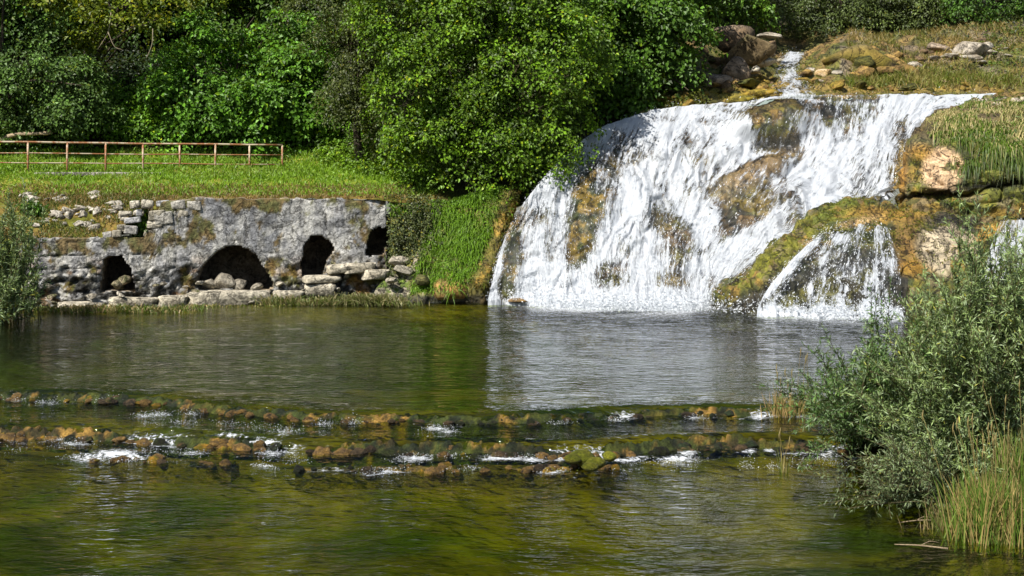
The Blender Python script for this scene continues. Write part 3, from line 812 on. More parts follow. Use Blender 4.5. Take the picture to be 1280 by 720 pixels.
_, BG, BN = terrain("tufa_bluff", BL, 190, 260, 0.24, 1.4, col_bluff, M_TUFA, 42, .16)

# ground upstream of the lip
UP = []  # farthest row added out of view to block sky from the water's reflections
for px, rows in ((800, ((146, 51.6), (128, 53.5), (105, 55.5), (70, 58), (20, 62), (-60, 70), (-200, 90), (-560, 115))),
                 (850, ((136, 51.6), (120, 53.5), (98, 55.5), (66, 58), (30, 61), (-20, 70), (-160, 90), (-560, 115))),
                 (900, ((131, 51.6), (122, 53.5), (108, 55.5), (84, 58), (55, 62), (30, 70), (-110, 90), (-560, 115))),
                 (950, ((128, 51.6), (118, 54), (106, 56.5), (90, 59.5), (60, 63), (40, 70), (-90, 90), (-560, 115))),
                 (985, ((126, 51.6), (116, 54), (102, 57), (90, 60), (74, 63.5), (52, 70), (-80, 90), (-560, 115))),
                 (1020, ((126, 51.6), (116, 54), (100, 56.8), (84, 59.5), (64, 63), (48, 70), (-80, 90), (-560, 115))),
                 (1060, ((126, 51.6), (117, 54), (99, 56.5), (66, 59), (47, 63), (42, 70), (-80, 90), (-560, 115))),
                 (1150, ((126, 51.6), (117, 54), (104, 57), (74, 59.5), (45, 63), (38, 70), (-90, 90), (-560, 115))),
                 (1220, ((126, 51.6), (117, 54.5), (104, 57.3), (76, 59.8), (40, 63.5), (30, 70), (-100, 90), (-560, 115))),
                 (1290, ((124, 51.6), (116, 55), (104, 57.5), (70, 60), (32, 64), (22, 70), (-110, 90), (-560, 115))),
                 (1450, ((116, 51.6), (112, 55), (95, 57.5), (55, 60), (15, 64), (10, 70), (-110, 90), (-560, 115))),
                 (1800, ((100, 51.6), (80, 55), (60, 57.5), (25, 60), (-15, 64), (-30, 70), (-110, 90), (-560, 115)))):
    UP.append([(px, y, Y) for y, Y in rows])
def col_up(G, px, py, n):
    a = fbm(G * 0.8, 5, 61); b = fbm(G * 2.4, 4, 62)
    c = mixc((0.12, 0.115, 0.02), (0.20, 0.13, 0.04), sstep(0.45, 0.6, a))
    c = mixc(c, MOSSD, sstep(0.5, 0.62, b) * .7)
    c = mixc(c, (0.34, 0.20, 0.03), blob(px, py, 960, 110, 40, 18) * sstep(.4, .5, b) * .9)
    c = mixc(c, (0.25, 0.20, 0.02), blob(px, py, 925, 118, 60, 9) * .8)
    c = mixc(c, (0.28, 0.19, 0.04), blob(px, py, 1110, 110, 180, 6) * .8)
    c = mixc(c, (0.19, 0.15, 0.10), sstep(0.52, 0.6, fbm(G * 1.3 + 8, 4, 63)) * (py < 98) * (px > 1050) * .7)
    c = mixc(c, (0.022, 0.028, 0.010), sstep(45, 20, py)); c = mixc(c, (0.022, 0.045, 0.008), sstep(-30, -100, py))  # tree shade painted into the ground; unseen slope above tinted for green reflections
    return c
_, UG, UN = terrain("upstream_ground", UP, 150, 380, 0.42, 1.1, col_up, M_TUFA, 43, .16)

# left meadow, bank and wooded hillside
HL = []  # last row of each column: unseen rise added to keep sky out of reflections
for px, rows in ((-700, ((310, 43.5), (265, 45.5), (235, 48), (215, 51), (150, 56), (40, 64), (-150, 80), (-620, 105))),
                 (-250, ((300, 44.0), (262, 46), (232, 48.3), (205, 52), (140, 57), (30, 64), (-150, 80), (-620, 105))),
                 (0, ((299, 44.8), (250, 46.9), (218, 49.0), (192, 52.5), (120, 57), (10, 64), (-150, 80), (-620, 105))),
                 (60, ((298, 45.1), (249, 47.0), (217, 49.3), (190, 52.8), (115, 57), (10, 64), (-150, 80), (-620, 105))),
                 (130, ((297, 45.5), (248, 47.1), (216, 50.0), (188, 53.2), (110, 57), (10, 64), (-150, 80), (-620, 105))),
                 (190, ((285, 46.1), (249, 47.2), (215, 50.6), (188, 53.5), (110, 58), (10, 65), (-150, 80), (-620, 105))),
                 (215, ((252, 46.5), (247, 47.3), (215, 50.9), (188, 53.7), (110, 58), (10, 65), (-150, 80), (-620, 105))),
                 (300, ((251, 46.8), (246, 47.5), (214, 51.8), (188, 54.5), (110, 59), (10, 66), (-150, 80), (-620, 105))),
                 (400, ((250, 47.2), (245, 47.8), (220, 51.5), (195, 54), (120, 58.5), (10, 66), (-150, 80), (-620, 105))),
                 (480, ((250, 47.5), (243, 48.1), (226, 50.3), (203, 52.5), (130, 57), (20, 65), (-150, 80), (-620, 105))),
                 (545, ((256, 48.0), (250, 48.6), (240, 49.8), (215, 51.5), (140, 56), (20, 64), (-150, 80), (-620, 105))),
                 (640, ((262, 48.6), (250, 49.2), (240, 50), (200, 51.5), (130, 55), (15, 63), (-150, 80), (-620, 105))),
                 (720, ((195, 50.4), (188, 50.9), (180, 51.5), (160, 53), (110, 56), (10, 63), (-150, 80), (-620, 105))),
                 (800, ((150, 51.6), (142, 52.5), (130, 53.8), (110, 55.8), (70, 58.5), (0, 64), (-170, 80), (-620, 105))),
                 (850, ((140, 51.8), (132, 52.6), (122, 54), (102, 56), (62, 59), (0, 64), (-170, 80), (-620, 105)))):
    HL.append([(px, y, Y) for y, Y in rows])
def col_hill(G, px, py, n):
    a = fbm(G * 0.8, 5, 71); b = fbm(G * 2.4, 4, 72)
    c = mixc((0.12, 0.185, 0.015), (0.19, 0.19, 0.03), sstep(0.46, 0.62, a))
    dry = sstep(232, 250, py) * (px < 560)
    c = mixc(c, mixc((0.20, 0.12, 0.04), (0.11, 0.10, 0.02), sstep(.45, .58, b)), dry * .85)
    c = mixc(c, (0.022, 0.022, 0.010), sstep(196, 180, py)); c = mixc(c, (0.022, 0.045, 0.008), sstep(-40, -150, py))  # unseen upper slope tinted dark green for its reflection in the water
    c = mixc(c, (0.03, 0.028, 0.012), sstep(530, 580, px) * .9)  # ground under the big tree painted dark for its shade
    return c
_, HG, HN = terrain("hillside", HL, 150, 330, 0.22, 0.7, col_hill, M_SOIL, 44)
bank_obj = bpy.data.objects["hillside"]
e0 = HG[0]; ex, _ey = to_px(e0); e0 = e0[ex < 30]          # the bank goes on down to the water left of the wall
tt = np.linspace(0, 1, 12)[:, None, None]
SK = e0[None] * (1 - tt) + (e0 * np.array([1, 1, 0]) + np.array([0, -1.6, -1.4]))[None] * tt
SK = SK + np.array([0, -.5, .3]) * (fbm(SK * 1.2, 4, 91) - .5)[..., None] * np.sin(np.pi * tt)
cS = mixc((0.10, 0.13, 0.02), (0.16, 0.12, 0.05), sstep(.42, .58, fbm(SK * 1.3, 4, 92)))
link("river_bank", mesh("river_bank", SK.reshape(-1, 3), grid_faces(*SK.shape[:2]), cS.reshape(-1, 3)), M_SOIL, kind="structure")

# knoll between wall and fall
KN = [
    [(488, 254, 47.7), (488, 290, 47.62), (487, 330, 47.3), (470, 362, 46.9), (466, 381, 46.4)],
    [(510, 252, 48.0), (512, 290, 47.7), (513, 330, 47.3), (513, 360, 46.9), (513, 379, 46.5)],
    [(560, 256, 48.4), (555, 290, 47.8), (545, 330, 47.1), (542, 358, 46.8), (540, 375, 46.6)],
    [(603, 246, 48.4), (595, 285, 47.6), (588, 325, 47), (580, 352, 46.4), (577, 373, 46.5)],
    [(632, 238, 48.4), (628, 280, 47.5), (618, 320, 46.9), (607, 350, 46.4), (602, 373, 46.4)],
    [(652, 240, 48.8), (641, 285, 48.2), (630, 322, 47.7), (620, 350, 47.3), (612, 373, 46.9)],
]
KN = [[(c[0][0], c[0][1] - 3, c[0][2] + 1.2)] + c + [(c[-1][0], c[-1][1] + 25, c[-1][2] + .1)] for c in KN]
def col_knoll(G, px, py, n):
    a = fbm(G * 1.2, 5, 81); b = fbm(G * 3, 4, 82)
    c = mixc((0.10, .15, .015), (0.16, 0.15, 0.03), sstep(0.45, 0.6, a))
    edge = np.interp(py, [240, 285, 322, 350, 373], [630, 616, 602, 592, 580])
    c = mixc(c, mixc((0.30, 0.19, 0.03), (0.12, 0.10, 0.015), sstep(.42, .56, b)), sstep(-6, 6, px - edge))
    c = mixc(c, (0.50, 0.30, 0.09), blob(px, py, 562, 356, 20, 13, 10) * .95)
    c = mixc(c, (0.30, 0.26, 0.19), sstep(545, 520, px) * sstep(300, 320, py) * sstep(.42, .52, b) * .9)
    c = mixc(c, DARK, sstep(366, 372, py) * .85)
    return c
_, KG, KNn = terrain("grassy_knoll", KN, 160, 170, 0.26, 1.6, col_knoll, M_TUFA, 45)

# ------------------------------------------------------------------ old stone wall with four arches
wa = px3(22, 390, 44.3)[:2]; wb = px3(484, 378, 47.4)[:2]
wdir = (wb - wa) / np.linalg.norm(wb - wa); wlen = float(np.linalg.norm(wb - wa)); wnor = np.array([wdir[1], -wdir[0]])   # towards the camera
def wall_sz(px, py):
    """photo pixel on the wall's front plane -> (s, z)"""
    d = np.array([(px - 640) / FPX, 1.0])
    A = np.array([[d[0], -wdir[0]], [d[1], -wdir[1]]]); t, s = np.linalg.solve(A, wa)
    return s, CAM_H - (py - HZ) / FPX * t
ARCH = []
for pts in ([(124, 366), (125, 340), (130, 324), (140, 318), (152, 320), (160, 330), (168, 345), (170, 366)],
            [(242, 364), (244, 350), (255, 330), (268, 315), (283, 306), (297, 305), (315, 316), (330, 334), (342, 352), (344, 364)],
            [(375, 347), (376, 325), (382, 305), (390, 295), (402, 293), (416, 302), (420, 312), (410, 328), (405, 347)],
            [(456, 322), (458, 305), (464, 288), (475, 283), (486, 286), (486, 300), (480, 322)]):
    ARCH.append(np.array([wall_sz(*p) for p in pts]))
def inpoly(x, y, poly):
    r = np.zeros(x.shape, bool); n = len(poly)
    for i in range(n):
        x1, y1 = poly[i]; x2, y2 = poly[(i + 1) % n]
        c = ((y1 > y) != (y2 > y)) & (x < (x2 - x1) * (y - y1) / (y2 - y1 + 1e-12) + x1)
        r ^= c
    return r
s_step = wall_sz(203, 260)[0]
ztop_hi = wall_sz(340, 251)[1]; ztop_lo = wall_sz(110, 299)[1]
wall = link("stone_wall", None, label="old grey limestone wall with four dark ragged arches along the pool", cat="wall", loc=(float(wa[0]), float(wa[1]), 0))
ds = 0.055
S = np.arange(0, wlen + ds, ds); nz = 66
Sg = np.repeat(S[None], nz, 0)
top = np.where(S < s_step - 0.55, ztop_lo, ztop_hi - (np.clip(s_step - S, 0, .55) / .55) * (ztop_hi - ztop_lo))
top = top + 0.20 * (fbm(np.stack([S * 1.4, S * 0, S * 0], -1), 4, 3) - .5) + np.round(3 * vnoise(np.stack([S * 1.1, S * 0 + 3, S * 0], -1), 5)) * 0.04
zz = np.linspace(0, 1, nz)[:, None]
Zg = -0.3 + zz * (top[None] + 0.3)
jx = 0.12 * (fbm(np.stack([Sg * 2.5, Zg * 2.5, Sg * 0], -1), 3, 8) - .5); jz = 0.12 * (fbm(np.stack([Sg * 2.5, Zg * 2.5, Sg * 0 + 9], -1), 3, 9) - .5)
inside = np.zeros(Sg.shape, bool)
for A in ARCH:
    inside |= inpoly(Sg + jx * 1.6, Zg + jz * 1.6, A)
lower = sstep(1.9, 0.6, Zg + 0.8 * (fbm(np.stack([Sg * .7, Zg * 1.2, Sg * 0], -1), 3, 12) - .5))
q = np.stack([Sg, Zg, Sg * 0], -1)
relief = 0.10 * (fbm(q * 1.2, 4, 13) - .5) + (0.06 + 0.62 * lower) * (fbm(q * np.array([3.2, 4.5, 1]), 4, 14) - .5)
course = np.abs(((Zg + 0.06 * fbm(q * 1.5, 2, 4)) / 0.42) % 1 - .5); bond = np.abs(((Sg + np.floor(Zg / .42) * .37 + .1 * fbm(q * 1.1, 2, 6)) / 0.75) % 1 - .5)
joint = np.maximum(sstep(.46, .5, course), sstep(.475, .5, bond)) * sstep(.42, .55, fbm(q * 1.1, 3, 17) + 0.25 * (Sg < s_step + 1))
relief = relief - 0.06 * joint + 0.05 * (vnoise(np.stack([np.floor((Sg + np.floor(Zg / .42) * .28) / .75), np.floor(Zg / .42), Sg * 0], -1), 19) - .5) * sstep(.45, .6, fbm(q * .9, 3, 18) + .2 * (Sg < s_step + 1.5))
batter = -0.07 * Zg - 0.25 * (Zg < 0) * 0
depthv = relief + batter
Vw = np.stack([Sg * wdir[0] + wnor[0] * depthv, Sg * wdir[1] + wnor[1] * depthv, Zg], -1)
f4 = grid_faces(nz, len(S)); fi = inside.ravel()
keep = fi[f4].sum(1) < 3
hole = ~keep
a = fbm(q * 0.9, 5, 23); b = fbm(q * np.array([4, 3, 1]), 4, 24); streak = fbm(q * np.array([3.5, .5, 1]), 4, 25)
cw = mixc((0.275, 0.272, 0.268), (0.43, 0.42, 0.39), sstep(.4, .62, streak))
cw = mixc(cw, (0.15, 0.155, 0.165), sstep(.48, .62, a) * .65)
cw = mixc(cw, (0.46, 0.44, 0.38), sstep(.52, .64, b) * (0.3 + .5 * lower))
cw = mixc(cw, (0.035, 0.034, 0.030), sstep(.47, .54, fbm(q * np.array([5, 6, 1]), 4, 26)) * lower * .95)
moss = sstep(.58, .66, fbm(q * np.array([1.9, 1.5, 1]), 5, 27, .6) + .16 * sstep(-.8, 0, Zg - top[None])) * .9
cw = mixc(cw, mixc((0.13, 0.085, 0.02), (0.09, 0.09, 0.015), sstep(.4, .6, b)), np.clip(moss, 0, 1))
cw = mixc(cw, (0.30, 0.14, 0.03), sstep(.60, .66, fbm(q * 1.7 + 40, 4, 28)) * lower * .45)
cw = mixc(cw, (0.06, 0.055, 0.04), joint * .7)
cw = mixc(cw, (0.05, 0.048, 0.02), sstep(.35, .1, Zg) * sstep(.4, .6, a) * .8)
front = f4[keep]
# thickness: duplicate ring behind; arch reveals are extruded from the hole's rim
Vf = Vw.reshape(-1, 3); Cf = cw.reshape(-1, 3)
def rim_edges(faces):
    e = np.concatenate([faces[:, [0, 1]], faces[:, [1, 2]], faces[:, [2, 3]], faces[:, [3, 0]]])
    key = np.sort(e, 1); _, idx, cnt = np.unique(key, axis=0, return_index=True, return_counts=True)
    return e[idx[cnt == 1]]
re = rim_edges(front)
ids = np.unique(re); remap = {int(v): i for i, v in enumerate(ids)}
back = Vf[ids].copy(); 
skew = 0.35
rings = []
N0 = len(Vf)
allV = [Vf]; allC = [Cf]; allF = [front]
prev = ids
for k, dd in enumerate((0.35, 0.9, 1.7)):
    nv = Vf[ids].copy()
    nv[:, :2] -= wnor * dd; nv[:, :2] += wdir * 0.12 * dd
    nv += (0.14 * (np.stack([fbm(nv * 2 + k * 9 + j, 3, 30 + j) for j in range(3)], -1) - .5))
    allV.append(nv); allC.append(np.tile(np.array((0.36, 0.29, 0.20)) * (1, .8, .5)[k], (len(nv), 1)))  # reveals darken ring by ring, painting shade into the arch depth
    cur = N0 + k * len(ids) + np.arange(len(ids))
    m0 = np.array([remap[int(v)] for v in re[:, 0]]); m1 = np.array([remap[int(v)] for v in re[:, 1]])
    allF.append(np.stack([prev[m0], cur[m0], cur[m1], prev[m1]], -1))
    prev = cur
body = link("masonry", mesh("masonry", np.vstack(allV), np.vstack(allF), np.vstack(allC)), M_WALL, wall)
# back of the recesses, painted dark to deepen their shade
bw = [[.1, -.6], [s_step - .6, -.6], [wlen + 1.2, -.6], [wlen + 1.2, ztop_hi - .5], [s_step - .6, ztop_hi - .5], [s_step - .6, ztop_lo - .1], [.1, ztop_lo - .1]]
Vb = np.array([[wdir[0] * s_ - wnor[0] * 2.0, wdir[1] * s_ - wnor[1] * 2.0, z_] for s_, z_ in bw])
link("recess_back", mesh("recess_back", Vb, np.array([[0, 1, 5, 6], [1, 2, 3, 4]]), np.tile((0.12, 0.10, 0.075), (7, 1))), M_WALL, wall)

# blocks, ledges and rubble of the wall (parts)
blk = []
for s_ in range(5):
    W, F = ICO3
    W = W.copy(); W = np.sign(W) * np.abs(W) ** 0.24
    W = W / np.abs(W).max(0); W = W * (1 + .4 * (fbm(W * 1.5 + s_ * 5, 4, s_) - .5))[:, None]
    blk.append(mesh("stone", W, F, shade_lump(W, s_, [((0.42, 0.40, 0.35), (0.30, 0.29, 0.27)), ((0.32, 0.32, 0.33), (0.42, 0.41, 0.38)), ((0.48, 0.44, 0.35), (0.28, 0.24, 0.18)), ((0.40, 0.36, 0.28), (0.22, 0.2, 0.15)), ((0.26, 0.25, 0.22), (0.45, 0.42, 0.36))][s_])))
slabm = []
for s_ in range(3):
    W, F = ICO3
    W = np.sign(W) * np.abs(W) ** 0.3; W = W / np.abs(W).max(0); W = W * (1 + .5 * (fbm(W * np.array([3, 1.8, 1.2]) + s_ * 5, 4, s_ + 9) - .5))[:, None]
    t = sstep(.3, .9, W[:, 2]); c_ = shade_lump(W, s_, ((0.30, 0.26, 0.19), (0.42, 0.38, 0.29), DARK))
    slabm.append(mesh("ledge_stone", W, F, mixc(c_, (0.50, 0.45, 0.35), t * .85)))
def wall_stone(px0, py0, px1, py1, thick=.3, proud=.05, me=None, rot=0., name="stone"):
    sa, za = wall_sz(px0, py1); sb, zb_ = wall_sz(px1, py0)
    sm, zm = (sa + sb) / 2, (za + zb_) / 2
    o = link(name, me or random.choice(blk), M_WALL, wall)
    dpt = proud - thick - .07 * zm
    o.location = (wdir[0] * sm + wnor[0] * dpt, wdir[1] * sm + wnor[1] * dpt, zm)
    o.scale = ((sb - sa) / 2, thick, (zb_ - za) / 2)
    o.rotation_euler = (0, rot, math.atan2(wdir[1], wdir[0]))
    return o
for b_ in ((162, 251, 175, 261), (176, 250, 192, 262), (148, 264, 165, 271), (166, 263, 180, 270), (150, 271, 162, 277), (155, 272, 176, 279), (186, 263, 206, 276), (193, 265, 216, 281), (146, 281, 158, 290), (155, 282, 172, 293), (180, 288, 200, 297), (205, 282, 230, 292), (196, 251, 212, 258), (214, 251, 232, 262), (183, 277, 204, 287), (206, 264, 222, 280), (170, 262, 178, 270),
           (234, 251, 252, 263), (222, 263, 236, 274), (140, 288, 152, 297), (128, 290, 140, 298)):
    wall_stone(*b_, thick=random.uniform(.2, .34), proud=random.uniform(-.04, .08), rot=random.uniform(-.14, .14))
for b_ in ((232, 362, 336, 384), (378, 344, 425, 354), (134, 370, 200, 386), (196, 368, 236, 385), (408, 330, 440, 342), (428, 328, 470, 342), (340, 362, 380, 378), (380, 354, 420, 372), (450, 336, 486, 350), (70, 376, 130, 392)):
    wall_stone(*b_, thick=.55, proud=.42, me=random.choice(slabm), rot=random.uniform(-.03, .03), name="ledge_stone")
rub = []
for s_ in range(5):
    W, F = lump(s_ + 30, .6, ICO3, cut=1, freq=1.8); rub.append(mesh("rubble", W, F, shade_lump(W, s_, [((0.46, 0.42, 0.34), (0.34, 0.31, 0.26)), ((0.40, 0.36, 0.28), (0.15, .13, .1)), ((0.30, 0.28, 0.22), DARK), ((0.36, 0.30, 0.20), MOSSD), ((0.5, .46, .38), (0.36, .32, .25))][s_])))
random.seed(5)
for _ in range(40):
    px_ = random.uniform(40, 480); py_ = random.uniform(352, 384) if px_ < 360 else random.uniform(325, 378)
    if 245 < px_ < 340 and py_ < 352: continue
    sm, zm = wall_sz(px_, py_)
    zm = max(zm, -0.1)
    r_ = random.uniform(.06, .17)
    o = link("stone", rub[random.choice((0, 1, 2, 2, 3, 1, 4))], M_WALL, wall)
    out = random.uniform(.05, .45) * (1 - zm / 2.5)
    o.location = (wdir[0] * sm + wnor[0] * out, wdir[1] * sm + wnor[1] * out, zm)
    o.scale = (r_ * random.uniform(1, 1.8), r_, r_ * random.uniform(.5, .9)); o.rotation_euler = (random.uniform(-.3, .3), random.uniform(-.3, .3), random.uniform(0, 6.3))
for (px_, py_, r_) in ((264, 356, .26), (280, 352, .40), (298, 357, .28), (148, 358, .2), (156, 352, .2), (322, 360, .22)):   # boulders inside the arches
    sm, zm = wall_sz(px_, py_)
    o = link("stone", rub[3 if px_ < 200 else 1], M_WALL, wall)
    o.location = (wdir[0] * sm - wnor[0] * .35, wdir[1] * sm - wnor[1] * .35, zm); o.scale = (r_ * 1.3, r_, r_); o.rotation_euler = (.2, .3, px_)

# rubble on the dry bank above the wall's lower end: parts of the hillside
hx, hy = to_px(HG)
def on_patch(G, gpx, gpy, px, py):
    i = np.argmin((gpx - px) ** 2 + (gpy - py) ** 2); return G.reshape(-1, 3)[i]
random.seed(9)
cl = [(45, 250, 16, 7), (75, 248, 14, 5), (65, 268, 30, 8), (95, 270, 26, 8), (118, 262, 14, 8), (108, 283, 12, 4), (118, 245, 8, 4), (85, 280, 22, 5), (140, 270, 10, 10), (150, 258, 8, 6), (30, 246, 8, 5)]
for k in range(85):
    cx, cy, rx, ry = cl[k % len(cl)]
    p_ = on_patch(HG, hx, hy, random.gauss(cx, rx * .6), random.gauss(cy, ry * .6))
    r_ = random.uniform(.07, .2)
    o = link("stone", rub[random.choice((0, 4, 0, 1, 4))], M_WALL, bank_obj)
    o.location = p_ + np.array([0, 0, r_ * .1]); o.scale = (r_ * random.uniform(1, 1.7), r_, r_ * random.uniform(.5, .9)); o.rotation_euler = (random.uniform(-.4, .4), random.uniform(-.4, .4), random.uniform(0, 6.3))

# ------------------------------------------------------------------ railing
random.seed(3)
posts_px = [-62, -13, 35, 84, 132, 179, 225, 269, 312, 353]
def rail_Y(px): return np.interp(px, [-100, 35, 353], [47.6, 49.0, 53.0])
rz0 = 4.42; rzt = 5.37
r0 = px3(posts_px[0], 0, rail_Y(posts_px[0]))[:2]
rail = link("railing", None, label="rusty white pipe railing with eight posts on the meadow above the wall", cat="railing", loc=(float(r0[0]), float(r0[1]), rz0))
pts = np.array([px3(p, 0, rail_Y(p))[:2] for p in posts_px]) - r0
hp = rzt - rz0
for (x, y) in pts:
    w = random.uniform(-.015, .015)
    V, F, C = tube([(x, y, -.35), (x + w * .5, y, hp * .5), (x + w, y, hp)], .036, 8)
    link("post", mesh("post", V, np.vstack([tri(F), C])), M_RUST, rail)
for nm, h_, r_ in (("top_rail", hp, .036), ("middle_rail", hp * .6, .022), ("bottom_rail", hp * .24, .022)):
    P_ = [(x, y, h_ + random.uniform(-.012, .012)) for (x, y) in pts]
    V, F, C = tube(P_, r_, 8); link(nm, mesh(nm, V, np.vstack([tri(F), C])), M_RUST, rail)
# weathered concrete strip at the railing's foot
V, F = ICO3; W = np.sign(V) * np.abs(V) ** .3; W /= np.abs(W).max(0); W = W * (1 + .05 * (fbm(W * 4, 3, 3) - .5))[:, None]
cs = link("concrete_kerb", mesh("concrete_kerb", W, F, np.tile((0.38, 0.35, 0.29), (len(W), 1))), M_WALL, label="low broken pale concrete kerb in the grass under the railing", cat="kerb")
pc = px3(128, 217, 49.9); cs.location = pc + np.array([0, -.1, -.02]); cs.scale = (2.3, .16, .07); cs.rotation_euler.z = math.atan2(4, 7.6) * .9

# pale bent pole leaning in behind the railing
P_ = [px3(-60, 205, 52), px3(-25, 188, 52), px3(2, 174, 52), px3(22, 168, 52), px3(48, 167, 52), px3(64, 164, 52)]
b_ = tubes_mesh("dead_branch", [(cr(P_, 24, 0), np.linspace(.11, .05, 24)), ([px3(48, 167, 52), px3(58, 168, 51.9), px3(66, 166, 51.8)], [.05, .035, .02])], (0.40, 0.31, 0.20))
link("dead_branch", b_, M_BARK, label="pale bare bent branch sticking out of the bushes behind the left railing", cat="branch")

# ------------------------------------------------------------------ foliage
def leaves(P, D, Nn, L, Wd, C, fold=.18):
    """kite-shaped folded leaves -> V, F(quads), C"""
    S_ = unit(np.cross(D, Nn)); Nn = np.cross(S_, D)
    n = len(P); L = L[:, None]; Wd = Wd[:, None]
    V = np.stack([P, P + D * L * .45 + S_ * Wd * .5 + Nn * L * fold, P + D * L - Nn * L * .12, P + D * L * .45 - S_ * Wd * .5 + Nn * L * fold], 1).reshape(-1, 3)
    F = np.arange(n * 4).reshape(n, 4)
    return V, F, np.repeat(C, 4, 0)

def leaf_colours(r, n, base, var=.25, yellow=.06, spray=None):
    c = np.tile(np.asarray(base, float), (n, 1)) * np.exp(r.normal(0, var, n))[:, None]
    if spray is not None: c = c * spray[:, None]
    y = r.random(n) < yellow
    c[y] = c[y] * np.array([2.0, 1.45, .7])
    return np.clip(c, .005, .5)

def sprays(r, centres, outward, base, n_leaf=22, rad=.45, leaf=.16, yellow=.05, aspect=.75, var=.24, upw=.7, svar=.3, droop=.5):
    m = len(centres)
    pn = unit(outward * .55 + np.array([0, 0, upw]) + r.normal(0, .35, (m, 3)))       # plane of the spray
    a1 = unit(np.cross(pn, r.normal(size=(m, 3)))); a2 = np.cross(pn, a1)
    ang = r.uniform(0, 2 * np.pi, (m, n_leaf)); rr = rad * np.sqrt(r.random((m, n_leaf))) * r.uniform(.6, 1.25, (m, 1))
    dirv = a1[:, None] * np.cos(ang)[..., None] + a2[:, None] * np.sin(ang)[..., None]
    pos = centres[:, None] + dirv * rr[..., None] + pn[:, None] * r.normal(0, .07, (m, n_leaf))[..., None]
    pos[..., 2] -= droop * rr ** 2
    D = unit(dirv + np.array([0, 0, -.35]) + r.normal(0, .35, dirv.shape))
    Nn_ = unit(pn[:, None] + np.array([-.18, -.28, .25]) + r.normal(0, .36, dirv.shape))
    n = m * n_leaf
    L = leaf * r.uniform(.65, 1.3, n)
    C = leaf_colours(r, n, base, var, yellow, np.repeat(np.exp(r.normal(0, svar, m)), n_leaf))
    return leaves(pos.reshape(-1, 3), D.reshape(-1, 3), Nn_.reshape(-1, 3), L, L * aspect, C)

def lobes_points(r, lobes, m, shell=(.78, 1.04), front=.35, layer=0, lsize=.85):
    vol = np.array([l[1][0] * l[1][2] for l in lobes]); k = r.choice(len(lobes), m, p=vol / vol.sum())
    c = np.array([l[0] for l in lobes])[k]; R_ = np.array([l[1] for l in lobes])[k]
    d = unit(r.normal(size=(m, 3)))
    fl = (d[:, 1] > 0) & (r.random(m) < front); d[fl, 1] *= -1
    rad = r.uniform(*shell, m) * (0.72 + .56 * fbm(d * 2.2 + k[:, None] * 5.1, 3, 7))
    P_, o_ = c + d * R_ * rad[:, None], unit(d / R_)
    if layer:
        g = max(1, m // layer); h_ = r.integers(0, g, m)          # gather the twigs into layers with gaps between
        pn = unit(o_[:g] * .6 + np.array([0, 0, .75]) + r.normal(0, .15, (g, 3)))[h_]
        a1 = unit(np.cross(pn, r.normal(size=(m, 3)))); sz = r.uniform(.45, 1.0, g)[h_] * lsize
        q_ = sz * np.sqrt(r.random(m))
        P_ = P_[:g][h_] + a1 * q_[:, None] + pn * r.normal(0, .07, (m, 1)); P_[:, 2] -= .28 * q_ ** 2 / lsize
        o_ = unit(o_[:g][h_] + .5 * a1 * (q_ / sz)[:, None])
    return P_, o_

def tree(name, label, lobes, base_pt, m, base_col, mat=M_LEAF, seed=1, leaf=.16, n_leaf=22, rad=.45, yellow=.05, trunk_r=.2, group=None, cat="tree", upw=.7, inner=.22, aspect=.75, svar=.3, bark=(0.07, 0.055, 0.04), front=.35, droop=.5):
    r = np.random.default_rng(seed)
    base_pt = np.asarray(base_pt, float)
    e = link(name, None, label=label, cat=cat, group=group, loc=tuple(base_pt))
    c, o = lobes_points(r, lobes, m, front=front, layer=11, lsize=.95)
    parts = [sprays(r, c - base_pt, o, base_col, n_leaf, rad, leaf, yellow, aspect, upw=upw, svar=svar, droop=droop)]
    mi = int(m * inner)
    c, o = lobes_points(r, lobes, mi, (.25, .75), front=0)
    parts.append(sprays(r, c - base_pt, o, np.array(base_col) * .8, n_leaf, rad * 1.1, leaf * 1.1, yellow * .4, aspect, upw=upw, svar=svar))  # inner leaves darkened to paint in the crown's own shade
    off = 0; Vs = []; Fs = []; Cs = []
    for V, F, C in parts:
        Vs.append(V); Fs.append(F + off); Cs.append(C); off += len(V)
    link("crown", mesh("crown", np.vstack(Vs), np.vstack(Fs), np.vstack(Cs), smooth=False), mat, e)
    topc = np.mean([l[0] for l in lobes], axis=0) - base_pt
    Pt = cr(np.array([(0, 0, -.3), topc * .35 + r.normal(0, .15, 3), topc * .75 + r.normal(0, .2, 3), topc * 1.05]), 14, 0)
    link("trunk", tubes_mesh("trunk", [(Pt, np.linspace(trunk_r, trunk_r * .3, 14))], bark, 8), M_BARK, e)
    lim = []
    for l in lobes:
        tgt = np.asarray(l[0]) - base_pt
        for _ in range(3):
            st = Pt[r.integers(3, 11)]; en = tgt + r.normal(0, .45, 3) * np.array(l[1]); mid = (st + en) / 2 + np.array([0, 0, .3]) + r.normal(0, .2, 3)
            lim.append((cr(np.array([st, mid, en]), 9, 0), np.linspace(trunk_r * .35, .02, 9)))
    link("limbs", tubes_mesh("limbs", lim, bark, 5), M_BARK, e)
    return e

def lobe(px, py, Y, rx, rz, ry):
    return (px3(px, py, Y), (rx, ry, rz))

